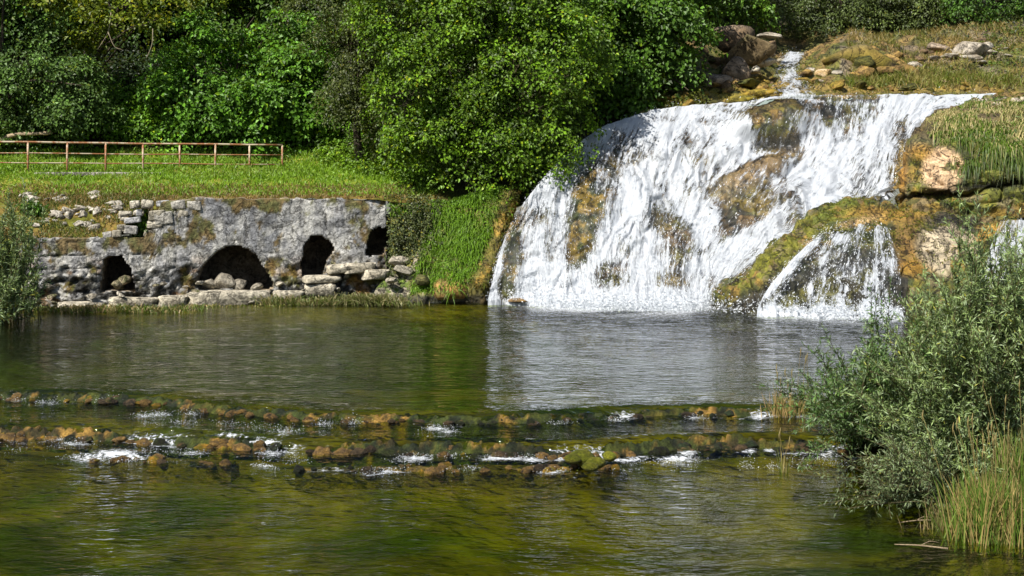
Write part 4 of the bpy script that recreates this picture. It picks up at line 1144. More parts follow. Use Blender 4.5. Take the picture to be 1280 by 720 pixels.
G1 = (0.075, 0.115, 0.008); G2c = (0.050, 0.095, 0.010); G3c = (0.030, 0.060, 0.012); G4c = (0.080, 0.112, 0.024)
BT = "trees of the wooded slope behind"
tree("broadleaf_tree", "large sunlit bright green broadleaf tree overhanging the left edge of the waterfall", [
    lobe(610, 60, 49.4, 3.4, 3.4, 2.2), lobe(540, 120, 49.2, 2.4, 2.4, 1.6), lobe(680, 120, 49.0, 2.2, 2.3, 1.7), lobe(600, 165, 48.9, 2.6, 1.7, 1.3), lobe(668, 180, 48.6, 1.7, 1.0, 1.1), lobe(520, 30, 49, 2.2, 2.6, 2.0), lobe(690, 40, 49, 2.2, 2.8, 2.0), lobe(600, -60, 49, 3, 2.5, 2.5), lobe(555, 195, 49.3, 1.2, .8, .8)],
    px3(585, 245, 50.4), 2700, (0.098, 0.188, 0.008), M_LEAF, 11, .122, 24, .42, .06, .22, svar=.42)
tree("broadleaf_tree", "darker green tree between the big bright tree and the boulders above the fall", [
    lobe(800, 40, 54, 2.4, 2.8, 2.2), lobe(818, 85, 53.6, 1.7, 1.6, 1.6), lobe(770, 90, 53.5, 1.5, 1.7, 1.5), lobe(850, 15, 55, 1.6, 2.0, 1.6), lobe(790, -50, 55, 2.4, 2.2, 2.0), lobe(815, 112, 53.4, 1.3, .7, 1.1)],
    px3(815, 135, 54.5), 1300, (0.074, 0.160, 0.013), M_DLEAF, 12, .17, 20, .5, .04, .18)
tree("yew_tree", "dark drooping tree squeezed behind the left side of the big bright tree", [
    lobe(440, 60, 52, 1.6, 3.0, 1.6), lobe(420, 0, 52.5, 1.9, 2.2, 1.8), lobe(450, 130, 51.5, 1.2, 1.7, 1.3), lobe(475, 10, 52, 1.5, 2.2, 1.5)],
    px3(450, 205, 52.5), 700, (0.056, 0.076, 0.012), M_DLEAF, 13, .13, 26, .5, .03, .18, aspect=.4)
tree("ivy_covered_tree", "mound of bright climbing greenery over a tree behind the middle of the railing", [
    lobe(260, 120, 54.5, 2.0, 1.9, 1.5), lobe(235, 95, 55, 1.3, 1.6, 1.3), lobe(320, 130, 54.5, 2.0, 1.6, 1.5), lobe(250, 55, 55.5, 1.1, 1.5, 1.1), lobe(380, 110, 55, 1.6, 1.9, 1.5), lobe(345, 60, 56, 1.7, 1.9, 1.5)],
    px3(280, 185, 56), 1300, (0.092, 0.215, 0.015), M_LEAF, 14, .17, 18, .45, .04, .15)
tree("broadleaf_tree", "dull dark green rounded tree at the far left behind the railing", [
    lobe(40, 95, 53, 2.6, 2.2, 1.9), lobe(95, 115, 53, 1.5, 1.7, 1.4), lobe(-20, 120, 53, 2.0, 2.0, 1.6), lobe(60, 135, 52.6, 1.6, 1.1, 1.2), lobe(-110, 80, 53, 3, 3, 2), lobe(-70, -90, 51, 2.0, 1.6, 1.4)],  # last lobe is unseen foliage added to shade the gap in the woods
    px3(45, 190, 54), 1300, (0.080, 0.150, 0.026), M_DLEAF, 15, .13, 24, .45, .03, .18)
tr = tree("broadleaf_tree", "yellowing branch tips hanging into the dark gap at the upper left", [
    lobe(165, 5, 52.5, 1.9, .8, 1.4), lobe(110, 45, 53, 1.1, .55, .9), lobe(190, 28, 52, .55, .45, .5), lobe(100, -50, 54, 3, 1.6, 2), lobe(200, -40, 54, 2, 1.2, 1.8)],
    px3(90, 150, 57.5), 360, (0.125, 0.170, 0.008), M_LEAF, 16, .16, 16, .42, .16, .16, inner=.2)
b_o = np.array(tr.location)
for tw in ([[(139, 15, 51.5), (135, 40, 51.3), (122, 62, 51.2)], .03], [[(135, 40, 51.3), (143, 58, 51.2), (153, 62, 51.2)], .02], [[(191, 36, 51.5), (190, 55, 51.3), (183, 73, 51.2)], .025]):
    link("bare_twig", tubes_mesh("bare_twig", [(cr([px3(*p) - b_o for p in tw[0]], 10, 0), np.linspace(tw[1] * .8, .008, 10))], (0.25, 0.21, 0.14), 5), M_BARK, tr)
# tall trees closing the slope behind
back = [(-120, -60, 60, 4, 5), (30, -40, 61, 3.8, 4.5), (140, -95, 62, 3.6, 3.4), (250, -60, 62, 3.6, 3.8), (345, -30, 60, 3.0, 4.0), (470, -90, 60, 3.6, 4.0), (720, -70, 60, 3.6, 4.2), (-300, 0, 58, 5, 6), (860, -60, 66, 4, 4.0)]
LB = ["tall dark tree beyond the left edge of the picture", "tall dark tree filling the upper left corner", "tall tree behind the yellowing branch tips at the upper left", "tall tree rising behind the mound of climbing greenery",
      "tall leafy tree just left of the dark drooping tree", "tall tree behind the dark drooping tree", "tall tree closing the gap behind the right of the big bright tree", "tall tree well outside the left edge", "tall tree behind the boulders above the fall"]
for i, (px_, py_, Y_, rx, rz) in enumerate(back):
    L_ = [lobe(px_, py_, Y_, rx, rz, 2.6), lobe(px_ + 50, py_ + 60, Y_ - .8, rx * .55, rz * .5, 1.6), lobe(px_ - 55, py_ + 50, Y_ - .8, rx * .55, rz * .5, 1.6)]
    tree("forest_tree", LB[i], L_, px3(px_, py_ + 190, Y_ + 1), 720, (0.050, 0.108, 0.012) if i % 2 else (0.064, 0.130, 0.012), M_DLEAF, 30 + i, .19, 16, .55, .03, .2, group=BT)
# trees above the right meadow
RT = [(925, 8, 70, 2.6, 2.2, G4c, "grey green bushy tree above the boulders"), (1000, -5, 73, 2.6, 2.4, (0.045, 0.072, 0.012), "dark tree above the upstream cascade"), (1055, 0, 71, 2.3, 2.0, (0.062, 0.088, 0.02), "round tree left of the middle of the upper meadow"),
      (1115, -8, 71, 2.4, 2.0, G4c, "pale willowy tree over the middle of the upper meadow"), (1175, -8, 71, 2.2, 1.9, (0.07, 0.096, 0.022), "willowy tree over the right half of the upper meadow"), (1250, -10, 68, 2.4, 2.2, (0.055, 0.125, 0.012), "fresh green tree at the upper right corner"), (1340, -20, 68, 3, 3, G2c, "tree past the upper right corner")]
for i, (px_, py_, Y_, rx, rz, c_, lb) in enumerate(RT):
    tree("willow_tree" if c_ == G4c else "broadleaf_tree", lb, [lobe(px_, py_, Y_, rx, rz, 1.8), lobe(px_ + 30, py_ + 22, Y_ - .6, rx * .6, rz * .5, 1.1), lobe(px_ - 32, py_ + 20, Y_ - .6, rx * .6, rz * .5, 1.1), lobe(px_, py_ - 90, Y_ + 1.5, rx * 1.2, rz * 1.2, 2)],
         px3(px_, py_ + 60, Y_ + .5), 620, c_, M_DLEAF, 60 + i, .16, 20, .5, .02, .14, aspect=.45, group="trees along the upper meadow")

def scatter(G, m, r, mask):
    px, py = to_px(G); n = grid_normals(G)
    w = mask(px, py, G).ravel(); a = np.linalg.norm(np.cross(np.gradient(G, axis=0), np.gradient(G, axis=1)), axis=-1).ravel()
    w = np.clip(w, 0, None) * a
    i = r.choice(len(w), m, p=w / w.sum())
    return G.reshape(-1, 3)[i] + r.normal(0, .06, (m, 3)) * np.array([1, 1, 0.2]), n.reshape(-1, 3)[i]

def stuff_leaves(name, label, cat, specs, mat):
    Vs, Fs, Cs, off = [], [], [], 0
    for V, F, C in specs:
        Vs.append(V); Fs.append(F + off); Cs.append(C); off += len(V)
    return link(name, mesh(name, np.vstack(Vs), np.vstack(Fs), np.vstack(Cs), smooth=False), mat, kind="stuff", label=label, cat=cat)

r = np.random.default_rng(100)
sp = []
P_, n_ = scatter(HG, 1500, r, lambda x, y, G: (y < 192) * (y > 120) * (x > -80) * (x < 470) * (1 - .6 * blob(x, y, 240, 120, 60, 40)))
P_[:, 2] += r.uniform(0, 1.1, len(P_)) ** 1.2
sp.append(sprays(r, P_, unit(n_), (0.115, 0.250, 0.013), 18, .42, .14, .04, svar=.25))
P_, n_ = scatter(HG, 420, r, lambda x, y, G: (y < 240) * (y > 175) * (x > 400) * (x < 560) * (y < 205 + (x - 400) * .28))
P_[:, 2] += r.uniform(0, .5, len(P_))
sp.append(sprays(r, P_, unit(n_), (0.125, 0.235, 0.010), 16, .35, .12, .04, svar=.2))
P_, n_ = scatter(HG, 1000, r, lambda x, y, G: (y < 122) * (y > -60) * (x > -250) * (x < 880))
P_[:, 2] += r.uniform(0, .8, len(P_))
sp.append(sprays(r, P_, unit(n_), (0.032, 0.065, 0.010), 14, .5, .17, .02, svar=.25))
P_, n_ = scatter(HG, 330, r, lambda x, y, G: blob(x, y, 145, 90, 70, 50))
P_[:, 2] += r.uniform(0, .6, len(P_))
sp.append(sprays(r, P_, unit(n_), (0.020, 0.042, 0.008), 14, .5, .16, .0, svar=.3))  # leaves coloured near black to stand in for deep shade under the canopy
stuff_leaves("undergrowth", "bright brambles and nettles covering the slope behind the railing, with darkened leaves for the shaded gap", "undergrowth", sp, M_LEAF)
P_, n_ = scatter(HG, 260, r, lambda x, y, G: (x > -100) * (x < 540) * (y > 192) * (y < 246) * (fbm(G * .6, 3, 44) > .5))
sp = [sprays(r, P_, unit(n_), (0.11, 0.20, 0.02), 10, .2, .07, .12, svar=.35)]
stuff_leaves("meadow_weeds", "broad leaved weeds scattered in the meadow grass", "weeds", sp, M_LEAF)
# ivy on the wall's right end
P_, n_ = scatter(KG, 330, r, lambda x, y, G: blob(x, y, 512, 285, 34, 40) + .8 * blob(x, y, 492, 318, 12, 28) + .5 * blob(x, y, 530, 262, 26, 12))
stuff_leaves("ivy", "grey green ivy and creepers over the right end of the wall", "ivy", [sprays(r, P_ + n_ * .08, unit(n_), (0.085, 0.105, 0.035), 16, .22, .085, .12, upw=.2, svar=.3)], M_LEAF)
# bushes of the upper ground
P_, n_ = scatter(UG, 900, r, lambda x, y, G: (y < 46) * (y > -60) * (x > 985) * (x < 1500) + (y < 28) * (y > -60) * (x > 850) * (x <= 985))
P_[:, 2] += r.uniform(0, .8, len(P_))
sp = [sprays(r, P_, unit(n_), (0.034, 0.050, 0.012), 14, .5, .15, .02, svar=.25)]
P_, n_ = scatter(UG, 420, r, lambda x, y, G: blob(x, y, 1250, 55, 40, 30) * .8 + .8 * blob(x, y, 1190, 92, 60, 10) + blob(x, y, 900, 95, 20, 8) + .8 * blob(x, y, 1090, 105, 40, 6) + .6 * blob(x, y, 1265, 82, 30, 12))
sp.append(sprays(r, P_, unit(n_), (0.075, 0.115, 0.012), 14, .28, .10, .04, svar=.25))
P_, n_ = scatter(UG, 200, r, lambda x, y, G: (x > 800) * (x < 880) * (y > 100) * (y < 135))
P_[:, 2] += r.uniform(0, .3, len(P_))
sp.append(sprays(r, P_, unit(n_), (0.085, 0.10, 0.010), 14, .28, .10, .06, svar=.25))
stuff_leaves("ground_cover", "low bushes and creeping plants on the ground above the falls", "ground cover", sp, M_DLEAF)

# ------------------------------------------------------------------ grass
def blades(r, P, dirs, L, Wd, C, nseg=2, sag=.35):
    n = len(P); side = unit(np.cross(dirs, np.array([0, 1.0, 0]) + r.normal(0, .5, (n, 3))))
    ts = np.linspace(0, 1, nseg + 1)
    rows = []
    for t in ts[:-1]:
        c = P + dirs * (L * t)[:, None]; c[:, 2] -= sag * L * t * t
        w = (Wd * (1 - .55 * t) * .5)[:, None]
        rows += [c - side * w, c + side * w]
    tip = P + dirs * L[:, None]; tip[:, 2] -= sag * L
    V = np.stack(rows + [tip], 1); k = 2 * nseg + 1
    f = []
    for s in range(nseg - 1):
        a = 2 * s; f += [(a, a + 1, a + 3), (a, a + 3, a + 2)]
    f.append((2 * nseg - 2, 2 * nseg - 1, 2 * nseg))
    F = (np.arange(n)[:, None, None] * k + np.array(f)[None]).reshape(-1, 3)
    return V.reshape(-1, 3), F, np.repeat(C, k, 0)

def grass_cols(r, n, green, dry, frac, P=None, f=.5, seed=0):
    d = r.random(n)
    if P is not None: d = d * .5 + .9 * (fbm(P * f, 3, seed) - .25)
    t = sstep(1 - frac - .2, 1 - frac + .2, d)
    return mixc(green, dry, t) * np.exp(r.normal(0, .22, n))[:, None]

def meadow(name, label, specs):
    return stuff_leaves(name, label, "grass", specs, M_GRASS)

def blades_on(G, n, r, mask, L, Wd, green, dry, frac, lean=.4, sag=.35, nseg=2, out=0., seed=0):
    P, nn = scatter(G, n, r, mask)
    d = unit(np.array([0, 0, 1.0]) + nn * out + r.normal(0, lean, (n, 3)))
    return blades(r, P, d, r.uniform(L[0], L[1], n), np.full(n, Wd), grass_cols(r, n, green, dry, frac, P, .7, seed), nseg, sag)

GR = (0.175, 0.310, 0.014); GR2 = (0.075, 0.125, 0.014); DRY = (0.26, 0.21, 0.08); STRAW = (0.36, 0.27, 0.12)
specs = [blades_on(HG, 34000, r, lambda x, y, G: (x > -150) * (x < 545) * (y > 188) * (y < 246) * (1 + (y < 225)), (.10, .30), .034, GR, (0.26, 0.27, 0.05), .25, seed=1),
         blades_on(HG, 9000, r, lambda x, y, G: (x > -150) * (x < 520) * (y > 232) * (y < 256), (.08, .26), .03, (0.12, 0.13, 0.02), (0.27, 0.17, 0.06), .55, seed=2),
         blades_on(HG, 8000, r, lambda x, y, G: (x > -100) * (x < 215) * (y > 244) * (y < 300) * (fbm(G * .9, 3, 5) > .47), (.08, .28), .03, (0.10, 0.13, 0.02), (0.27, 0.17, 0.06), .5, seed=3)]
meadow("meadow_grass", "bright green grass of the meadow round the railing and above the wall", specs)
specs = [blades_on(KG, 1800, r, lambda x, y, G: (x > np.interp(y, [240, 285, 322, 350, 373], [622, 608, 596, 584, 560])) * (y < 360), (.05, .2), .03, (0.10, .14, .012), (0.24, .19, .04), .5, lean=.5, sag=1.0, nseg=3, out=1.2, seed=14),
         blades_on(KG, 20000, r, lambda x, y, G: ((x < np.interp(y, [240, 285, 322, 350, 373], [628, 614, 600, 588, 566])) * (x > np.interp(y, [250, 300, 340, 372], [538, 536, 520, 512])) * (y < 366)) * (.3 + sstep(.42, .52, fbm(G * 1.5, 3, 47))) + .4 * blob(x, y, 500, 260, 40, 8), (.12, .42), .034, (0.140, 0.275, 0.012), (0.34, 0.30, 0.10), .20, lean=.75, sag=.9, nseg=3, out=1.1, seed=4)]
meadow("knoll_grass", "long hanging green grass on the knoll left of the waterfall", specs)
specs = [blades_on(BG, 11000, r, lambda x, y, G: (x > 1140) * (x < 1450) * (y > 130) * (y < 190) * (x > np.interp(y, [130, 150, 170, 190], [1215, 1160, 1165, 1200])) * (.06 + sstep(.44, .52, fbm(G * 1.9, 3, 97))), (.35, .95), .035, (0.095, 0.165, 0.012), (0.46, 0.38, 0.17), .52, lean=.6, sag=1.3, nseg=3, out=1.3, seed=5),
         blades_on(BG, 2600, r, lambda x, y, G: (x > 1195) * (x < 1450) * (y > 165) * (y < 212) * (.1 + sstep(.46, .54, fbm(G * 1.9, 3, 98))), (.4, .8), .035, (0.07, 0.125, 0.012), (0.22, 0.2, 0.06), .25, lean=.3, sag=1.5, nseg=3, out=1.2, seed=6),
         blades_on(BG, 500, r, lambda x, y, G: blob(x, y, 1205, 254, 40, 5) + (x > 1140) * (y > 110) * (y < 132) * .3, (.08, .2), .05, (0.08, 0.15, 0.012), (0.2, 0.2, 0.06), .1, seed=7)]
specs += [blades_on(SG, 9000, r, lambda x, y, G: (fbm(G * 1.8, 3, 90) > .5) * (y < np.interp(x, [890, 950, 1000, 1040, 1130, 1400], [372, 345, 322, 296, 330, 330])) * (x < 1420) + .8 * blob(x, y, 1050, 262, 60, 12, -20), (.03, .11), .03, (0.13, .15, .012), (0.26, .22, .03), .35, lean=.6, sag=.6, out=.8, seed=15),
          blades_on(BG, 5000, r, lambda x, y, G: (fbm(G * 1.6, 3, 92) > .5) * (y > 180) * (y < 262) * (1 - blob(x, y, 1178, 212, 30, 32)), (.03, .12), .03, (0.10, .13, .012), (0.25, .20, .03), .35, lean=.6, sag=.8, out=.9, seed=16)]
meadow("bluff_grass", "green and straw coloured tussock grass draped over the bluff right of the fall", specs)
specs = [blades_on(UG, 15000, r, lambda x, y, G: ((x > 1060) * (x < 1500) * (y > 28) * (y < 112) * (fbm(G * .7, 3, 8) > .42)) + .0, (.15, .5), .035, (0.125, 0.14, 0.02), (0.30, 0.22, 0.07), .5, seed=8),
         blades_on(UG, 3000, r, lambda x, y, G: blob(x, y, 1150, 98, 60, 8) + .8 * blob(x, y, 1110, 90, 40, 10) + (x > 1060) * (x < 1300) * (y > 98) * (y < 110) * .4, (.3, .8), .035, (0.14, 0.18, 0.02), (0.34, 0.28, 0.09), .4, seed=9)]
specs.append(blades_on(UG, 8000, r, lambda x, y, G: (x > 870) * (x < 1400) * (y > 70) * (y < 126) * (fbm(G * 1.3, 3, 93) > .5), (.03, .14), .035, (0.14, .15, .012), (0.30, .22, .04), .4, lean=.6, out=.5, seed=17))
meadow("upper_meadow_grass", "dry tall grass of the small meadow above the waterfall", specs)
# tufts along the wall's foot
Pb = []
def tufts(pts, rr):
    out = []
    for (px_, py_, z_, n_, L_, gr, dr, fr) in pts:
        x_, y_ = pxy(px_, py_, z_)
        c_ = np.array([float(x_), float(y_), z_])
        P_ = c_ + rr.normal(0, 1, (n_, 3)) * np.array([.35, .12, .02])
        d_ = unit(np.array([0, -.15, 1.0]) + rr.normal(0, .35, (n_, 3)))
        out.append(blades(rr, P_, d_, rr.uniform(.5, 1, n_) * L_, np.full(n_, .03), grass_cols(rr, n_, gr, dr, fr), 3, .55))
    return out
tl_ = []
for px_ in range(50, 240, 11):
    tl_.append((px_ + random.uniform(-5, 5), random.uniform(387, 391), 0, 90, random.uniform(.2, .55), (0.10, 0.15, 0.02), STRAW, .4))
for px_ in range(240, 350, 14):
    tl_.append((px_, 383, 0, 40, random.uniform(.08, .2), (0.13, 0.16, 0.02), STRAW, .3))
for px_ in range(345, 500, 9):
    tl_.append((px_ + random.uniform(-5, 5), random.uniform(377, 383), 0, 130, random.uniform(.35, .85), (0.11, 0.15, 0.03), (0.30, 0.25, 0.11), .45))
for px_ in (455, 465, 475, 440):
    tl_.append((px_, 381, 0, 180, 1.0, (0.15, 0.18, 0.05), (0.32, 0.28, 0.14), .5))
for px_ in (98, 106, 112):
    tl_.append((px_, 390, 0, 90, .6, (0.2, .18, .06), STRAW, .7))
meadow("bank_grass", "tufts of green and straw grass along the waterline at the wall's foot", tufts(tl_, r))

def bush(name, label, pts, col, leaf, n, seed, cat="shrub", upw=.5, aspect=.6, rad=.25):
    rr = np.random.default_rng(seed); base = np.array(pts[0][0]); e_ = None
    lobes = [(np.array(p), np.array(R_)) for p, R_ in pts]
    c_, o_ = lobes_points(rr, lobes, n, (.4, 1.05))
    V, F, C = sprays(rr, c_ - base, o_, col, 16, rad, leaf, .04, aspect, upw=upw, svar=.25)
    return link(name, mesh(name, V, F, C, smooth=False), M_LEAF, label=label, cat=cat, loc=tuple(base))
bush("small_bush", "small round green bush on the rubble bank at the left", [(px3(42, 262, 46.2), (.36, .3, .26))], (0.05, 0.13, 0.01), .11, 40, 201)
bush("fig_bush", "young bright green bush growing from the top of the wall left of the blocks", [(px3(178, 275, 46.0), (.3, .25, .42)), (px3(180, 290, 45.9), (.25, .2, .25))], (0.07, 0.165, 0.012), .13, 55, 202)
for k, (px_, py_) in enumerate(((70, 291), (180, 255), (115, 284))):
    bush("small_bush", ("small weed tuft on the edge of the wall's lower left top", "small weed tuft beside the topmost wall blocks", "small weed low in the rubble of the left bank")[k], [(px3(px_, py_, 46.0 if k != 1 else 46.9), (.28, .2, .12))], (0.07, 0.12, 0.015), .08, 16, 210 + k, cat="weed")

# ------------------------------------------------------------------ boulders on the upper ground
random.seed(21)
BO = [((938, 60), 57.0, (1.4, .95, .72), "large brown boulder at the top left of the upstream cascade", ((0.12, 0.09, 0.045), (0.18, 0.13, 0.065), (0.085, 0.06, 0.03))),
      ((908, 47), 58.5, (1.2, .8, .7), "brown boulder behind the large one by the trees", (BROWN, (0.2, 0.15, 0.1))),
      ((920, 90), 56.3, (.65, .6, .7), "upright grey brown rock below the large boulder", ((0.23, 0.18, 0.13), BROWN)),
      ((893, 102), 55.6, (.85, .6, .42), "grey pinkish boulder at the foot of the dark green tree", ((0.30, 0.24, 0.18), (0.2, .15, .1))),
      ((957, 77), 57.2, (.85, .5, .24), "flat pale slab left of the upstream cascade", ((0.50, 0.44, 0.32), PALE)),
      ((944, 88), 56.5, (.33, .3, .2), "small pale rock under the flat slab", ((0.42, 0.35, 0.25), PALE)),
      ((967, 45), 60, (.7, .4, .18), "pale flat stone by the trees above the boulders", (PALE, (0.3, 0.25, 0.18))),
      ((1028, 92), 57.0, (.5, .4, .28), "pale tan rock right of the upstream cascade", ((0.55, 0.42, 0.27), (0.40, 0.26, 0.10))),
      ((1080, 80), 58.4, (1.8, 1.1, .95), "dark mossy rock right of the upstream cascade", ((0.06, .045, .025), (0.12, .10, .015), (0.20, 0.13, 0.03), DARK)),
      ((1120, 92), 57.8, (1.2, .8, .6), "ochre brown rock beside the dark mossy rock", (BROWN, (0.22, 0.14, 0.03))),
      ((1215, 62), 60.2, (1.0, .6, .5), "grey blocky outcrop in the upper meadow", ((0.33, 0.29, 0.23), (0.22, .18, .13))),
      ((1232, 58), 60.6, (.5, .4, .2), "pale stone on the right of the blocky outcrop", (PALE, (0.3, 0.26, 0.2))),
      ((1172, 60), 60.4, (.5, .4, .3), "pinkish grey stone in the middle of the upper meadow", ((0.30, 0.24, 0.18), BROWN)),
      ((1176, 102), 57.4, (.35, .3, .15), "small pinkish rock in the grass above the lip", ((0.42, 0.29, 0.2), BROWN)),
      ((950, 118), 53.5, (.75, .5, .22), "low ochre rock at the lip left of the upstream stream", ((0.32, 0.2, 0.03), (0.2, .16, .02))),
      ((928, 125), 52.3, (.6, .4, .16), "low yellow mossy rock at the lip of the fall", ((0.26, 0.2, 0.02), (0.15, .13, .02))),
      ((935, 103), 55.5, (.6, .5, .25), "mossy yellow green rock below the upright rock", ((0.16, 0.14, 0.02), MOSSD)),
      ((648, 376), 45.4, (.42, .3, .10), "flat brown stone in the pool at the foot of the left fall", ((0.22, 0.14, 0.05), BROWN)),
      ((562, 362), 46.75, (.72, .45, .42), "rounded orange rock at the foot of the grassy knoll", ((0.48, 0.28, 0.08), (0.36, .22, .08), (.12, .08, .03))),
      ((505, 337), 47.2, (.42, .35, .22), "pale grey block below the ivy at the wall's right end", ((0.36, 0.33, 0.26), (0.28, .25, .19))),
      ((498, 327), 47.3, (.42, .35, .20), "upper grey block below the ivy at the wall's right end", ((0.34, 0.30, 0.23), (0.26, .23, .18))),
      ((490, 350), 46.7, (.30, .3, .14), "low flat grey block by the water at the wall's right end", ((0.36, 0.33, 0.26), (0.28, .25, .19))),
      ((525, 352), 46.7, (.32, .3, .22), "mossy dark rock between the knoll and the wall", ((0.10, 0.09, 0.03), MOSSD))]
for k, ((px_, py_), Y_, sc, lb, cols) in enumerate(BO):
    W, F = lump(k + 100, .28, ICO3, cut=1 if k not in (14, 15, 18) else .0, freq=1.4)
    up_ = None
    if k in (0, 8): up_ = np.array((0.12, 0.10, 0.04))
    me = mesh("boulder", W * np.array(sc), F, shade_lump(W, k, cols, up_))
    o = link("boulder", me, M_ROCK, label=lb, cat="rock", group=None, loc=tuple(px3(px_, py_, Y_)))
    o.rotation_euler = (0, random.uniform(-.15, .15), random.uniform(-.4, .4))

ux, uy = to_px(UG); upo = bpy.data.objects["upstream_ground"]
random.seed(33)
um = []
for s_, cols in enumerate([(BROWN, (0.2, .14, .08)), ((0.30, 0.19, 0.04), (0.18, .14, .02)), (PALE, (0.34, .28, .2)), ((0.12, .105, .02), MOSSD), ((0.36, .23, .06), BROWN)]):
    W, F = lump(s_ + 60, .45, ICO3, cut=1, freq=1.5); um.append(mesh("stone", W, F, shade_lump(W, s_, cols)))
for (cx, cy, rx, ry, n_, ks, sz) in ((945, 108, 40, 10, 26, (1, 1, 3, 4, 0), .3), (905, 108, 25, 10, 14, (0, 3, 4, 1), .35), (1020, 100, 25, 10, 16, (1, 3, 4, 2), .28), (1050, 105, 40, 6, 14, (1, 3), .25), (1085, 82, 30, 14, 18, (0, 3, 4), .4), (1140, 86, 40, 10, 12, (0, 2, 4), .3), (1220, 68, 30, 8, 14, (2, 0, 2), .3), (1170, 70, 30, 8, 8, (2, 0), .25), (1180, 112, 90, 4, 22, (1, 4, 3), .2), (955, 72, 25, 12, 12, (0, 2, 0), .35), (900, 72, 20, 14, 8, (0, 3), .45), (975, 95, 8, 16, 8, (1, 2, 4), .2), (860, 125, 30, 6, 14, (1, 3), .3)):
    for _ in range(n_):
        p_ = on_patch(UG, ux, uy, random.gauss(cx, rx * .6), random.gauss(cy, ry * .6)); r_ = sz * random.uniform(.4, 1.2)
        o = link("stone", um[random.choice(ks)], M_ROCK, upo); o.location = p_ + np.array([0, 0, r_ * .15])
        o.scale = (r_ * random.uniform(1, 1.8), r_, r_ * random.uniform(.5, .9)); o.rotation_euler = (random.uniform(-.3, .3), random.uniform(-.3, .3), random.uniform(0, 6.3))

# ------------------------------------------------------------------ willow shrubs and reeds
def willow(name, label, base, stems, seed, leafL=.085, leafW=.013, col=(0.085, 0.125, 0.045), step=.03, spread=.25, bare=.12, twig=.35):
    """stems = list of (direction, length); leaves sit along stems and side twigs"""
    rr = np.random.default_rng(seed); base = np.asarray(base, float)
    e_ = link(name, None, label=label, cat="shrub", loc=tuple(base))
    sp_, LP, LD, LN, LC = [], [], [], [], []
    for (d, L_) in stems:
        d = unit(np.asarray(d, float)); p0 = rr.normal(0, 1, 3) * np.array([spread, spread * .7, .02]); p0[2] = -.15
        t = np.linspace(0, 1, 10)[:, None]
        bend = rr.normal(0, .18, 3); 
        C_ = p0 + d * L_ * t + bend * L_ * t ** 2 * .5 + np.array([0, 0, -.16 * L_]) * t ** 2.2
        sp_.append((C_, np.linspace(.011, .003, 10)))
        lines = [(C_, bare)]
        for _ in range(int(L_ * 5)):
            k = rr.uniform(.25, .92); i0 = int(k * 9); st = C_[i0]
            dd = unit(d + rr.normal(0, .55, 3) + np.array([0, 0, .25])); l2 = twig * rr.uniform(.5, 1.3)
            C2 = st + dd * l2 * np.linspace(0, 1, 5)[:, None] + np.array([0, 0, -.12 * l2]) * np.linspace(0, 1, 5)[:, None] ** 2
            lines.append((C2, 0.0)); sp_.append((C2, np.linspace(.005, .002, 5)))
        for (Cl, b0) in lines:
            seg = np.linalg.norm(np.diff(Cl, axis=0), axis=1).sum(); n = max(3, int(seg * (1 - b0) / step))
            u = rr.uniform(b0, 1, n) * (len(Cl) - 1); i = np.minimum(u.astype(int), len(Cl) - 2); f = (u - i)[:, None]
            pos = Cl[i] * (1 - f) + Cl[i + 1] * f; tan = unit(Cl[i + 1] - Cl[i])
            LP.append(pos); LD.append(unit(tan * .9 + rr.normal(0, .6, (n, 3)))); LN.append(unit(np.array([0, 0, 1.0]) + rr.normal(0, .6, (n, 3))))
            LC.append(np.full(n, math.exp(rr.normal(0, .18))))
    LP, LD, LN, LC = map(np.concatenate, (LP, LD, LN, LC))
    n = len(LP); L_ = leafL * rr.uniform(.6, 1.3, n)
    C = leaf_colours(rr, n, col, .2, .03, LC)
    pale = rr.random(n) < .32; C[pale] = C[pale] * .5 + np.array((0.20, 0.25, 0.15)) * .8
    V, F, C = leaves(LP, LD, LN, L_, np.full(n, leafW) * rr.uniform(.8, 1.4, n), C, .06)
    link("foliage", mesh("foliage", V, F, C, smooth=False), M_WILLOW, e_)
    link("stems", tubes_mesh("stems", sp_, (0.12, 0.10, 0.05), 4), M_BARK, e_)
    return e_

def aim(base, tgt_px):
    out = []
    for (px_, py_, Y_) in tgt_px:
        v = px3(px_, py_, Y_) - base; out.append((v + np.array([0, 0, .18 * np.linalg.norm(v)]), float(np.linalg.norm(v)) * 1.05))
    return out
def base_at(px_, py_, z_=Z3):
    x_, y_ = pxy(px_, py_, z_); return np.array([float(x_), float(y_), z_])

rr = np.random.default_rng(300)
b1 = base_at(1225, 612)
t1 = []
for _ in range(250):
    px_ = rr.uniform(1095, 1330); top = np.interp(px_, [1095, 1130, 1170, 1210, 1240, 1275, 1330], [425, 368, 315, 300, 275, 222, 220])
    t1.append((px_, top + abs(rr.normal(0, 1)) * 62, rr.uniform(19.0, 22.0)))
for _ in range(60):
    t1.append((rr.uniform(1080, 1250), rr.uniform(430, 570), rr.uniform(18.6, 20.5)))
willow("willow_shrub", "tall grey green willow shrub standing in the water at the right edge", b1, aim(b1, t1), 301, leafL=.105, leafW=.018, step=.022, col=(0.205, 0.285, 0.092))
b2 = base_at(1100, 552, Z2)
t2 = []
for _ in range(125):
    px_ = rr.uniform(995, 1180); top = np.interp(px_, [995, 1030, 1060, 1100, 1180], [460, 440, 445, 425, 400])
    t2.append((px_, top + abs(rr.normal(0, 1)) * 38, rr.uniform(19.5, 22.5)))
willow("willow_shrub", "lower dark green willow shrub at the right end of the stone ridges", b2, aim(b2, t2), 302, leafL=.10, leafW=.017, col=(0.085, 0.165, 0.035), step=.026)
b3 = base_at(1190, 628)
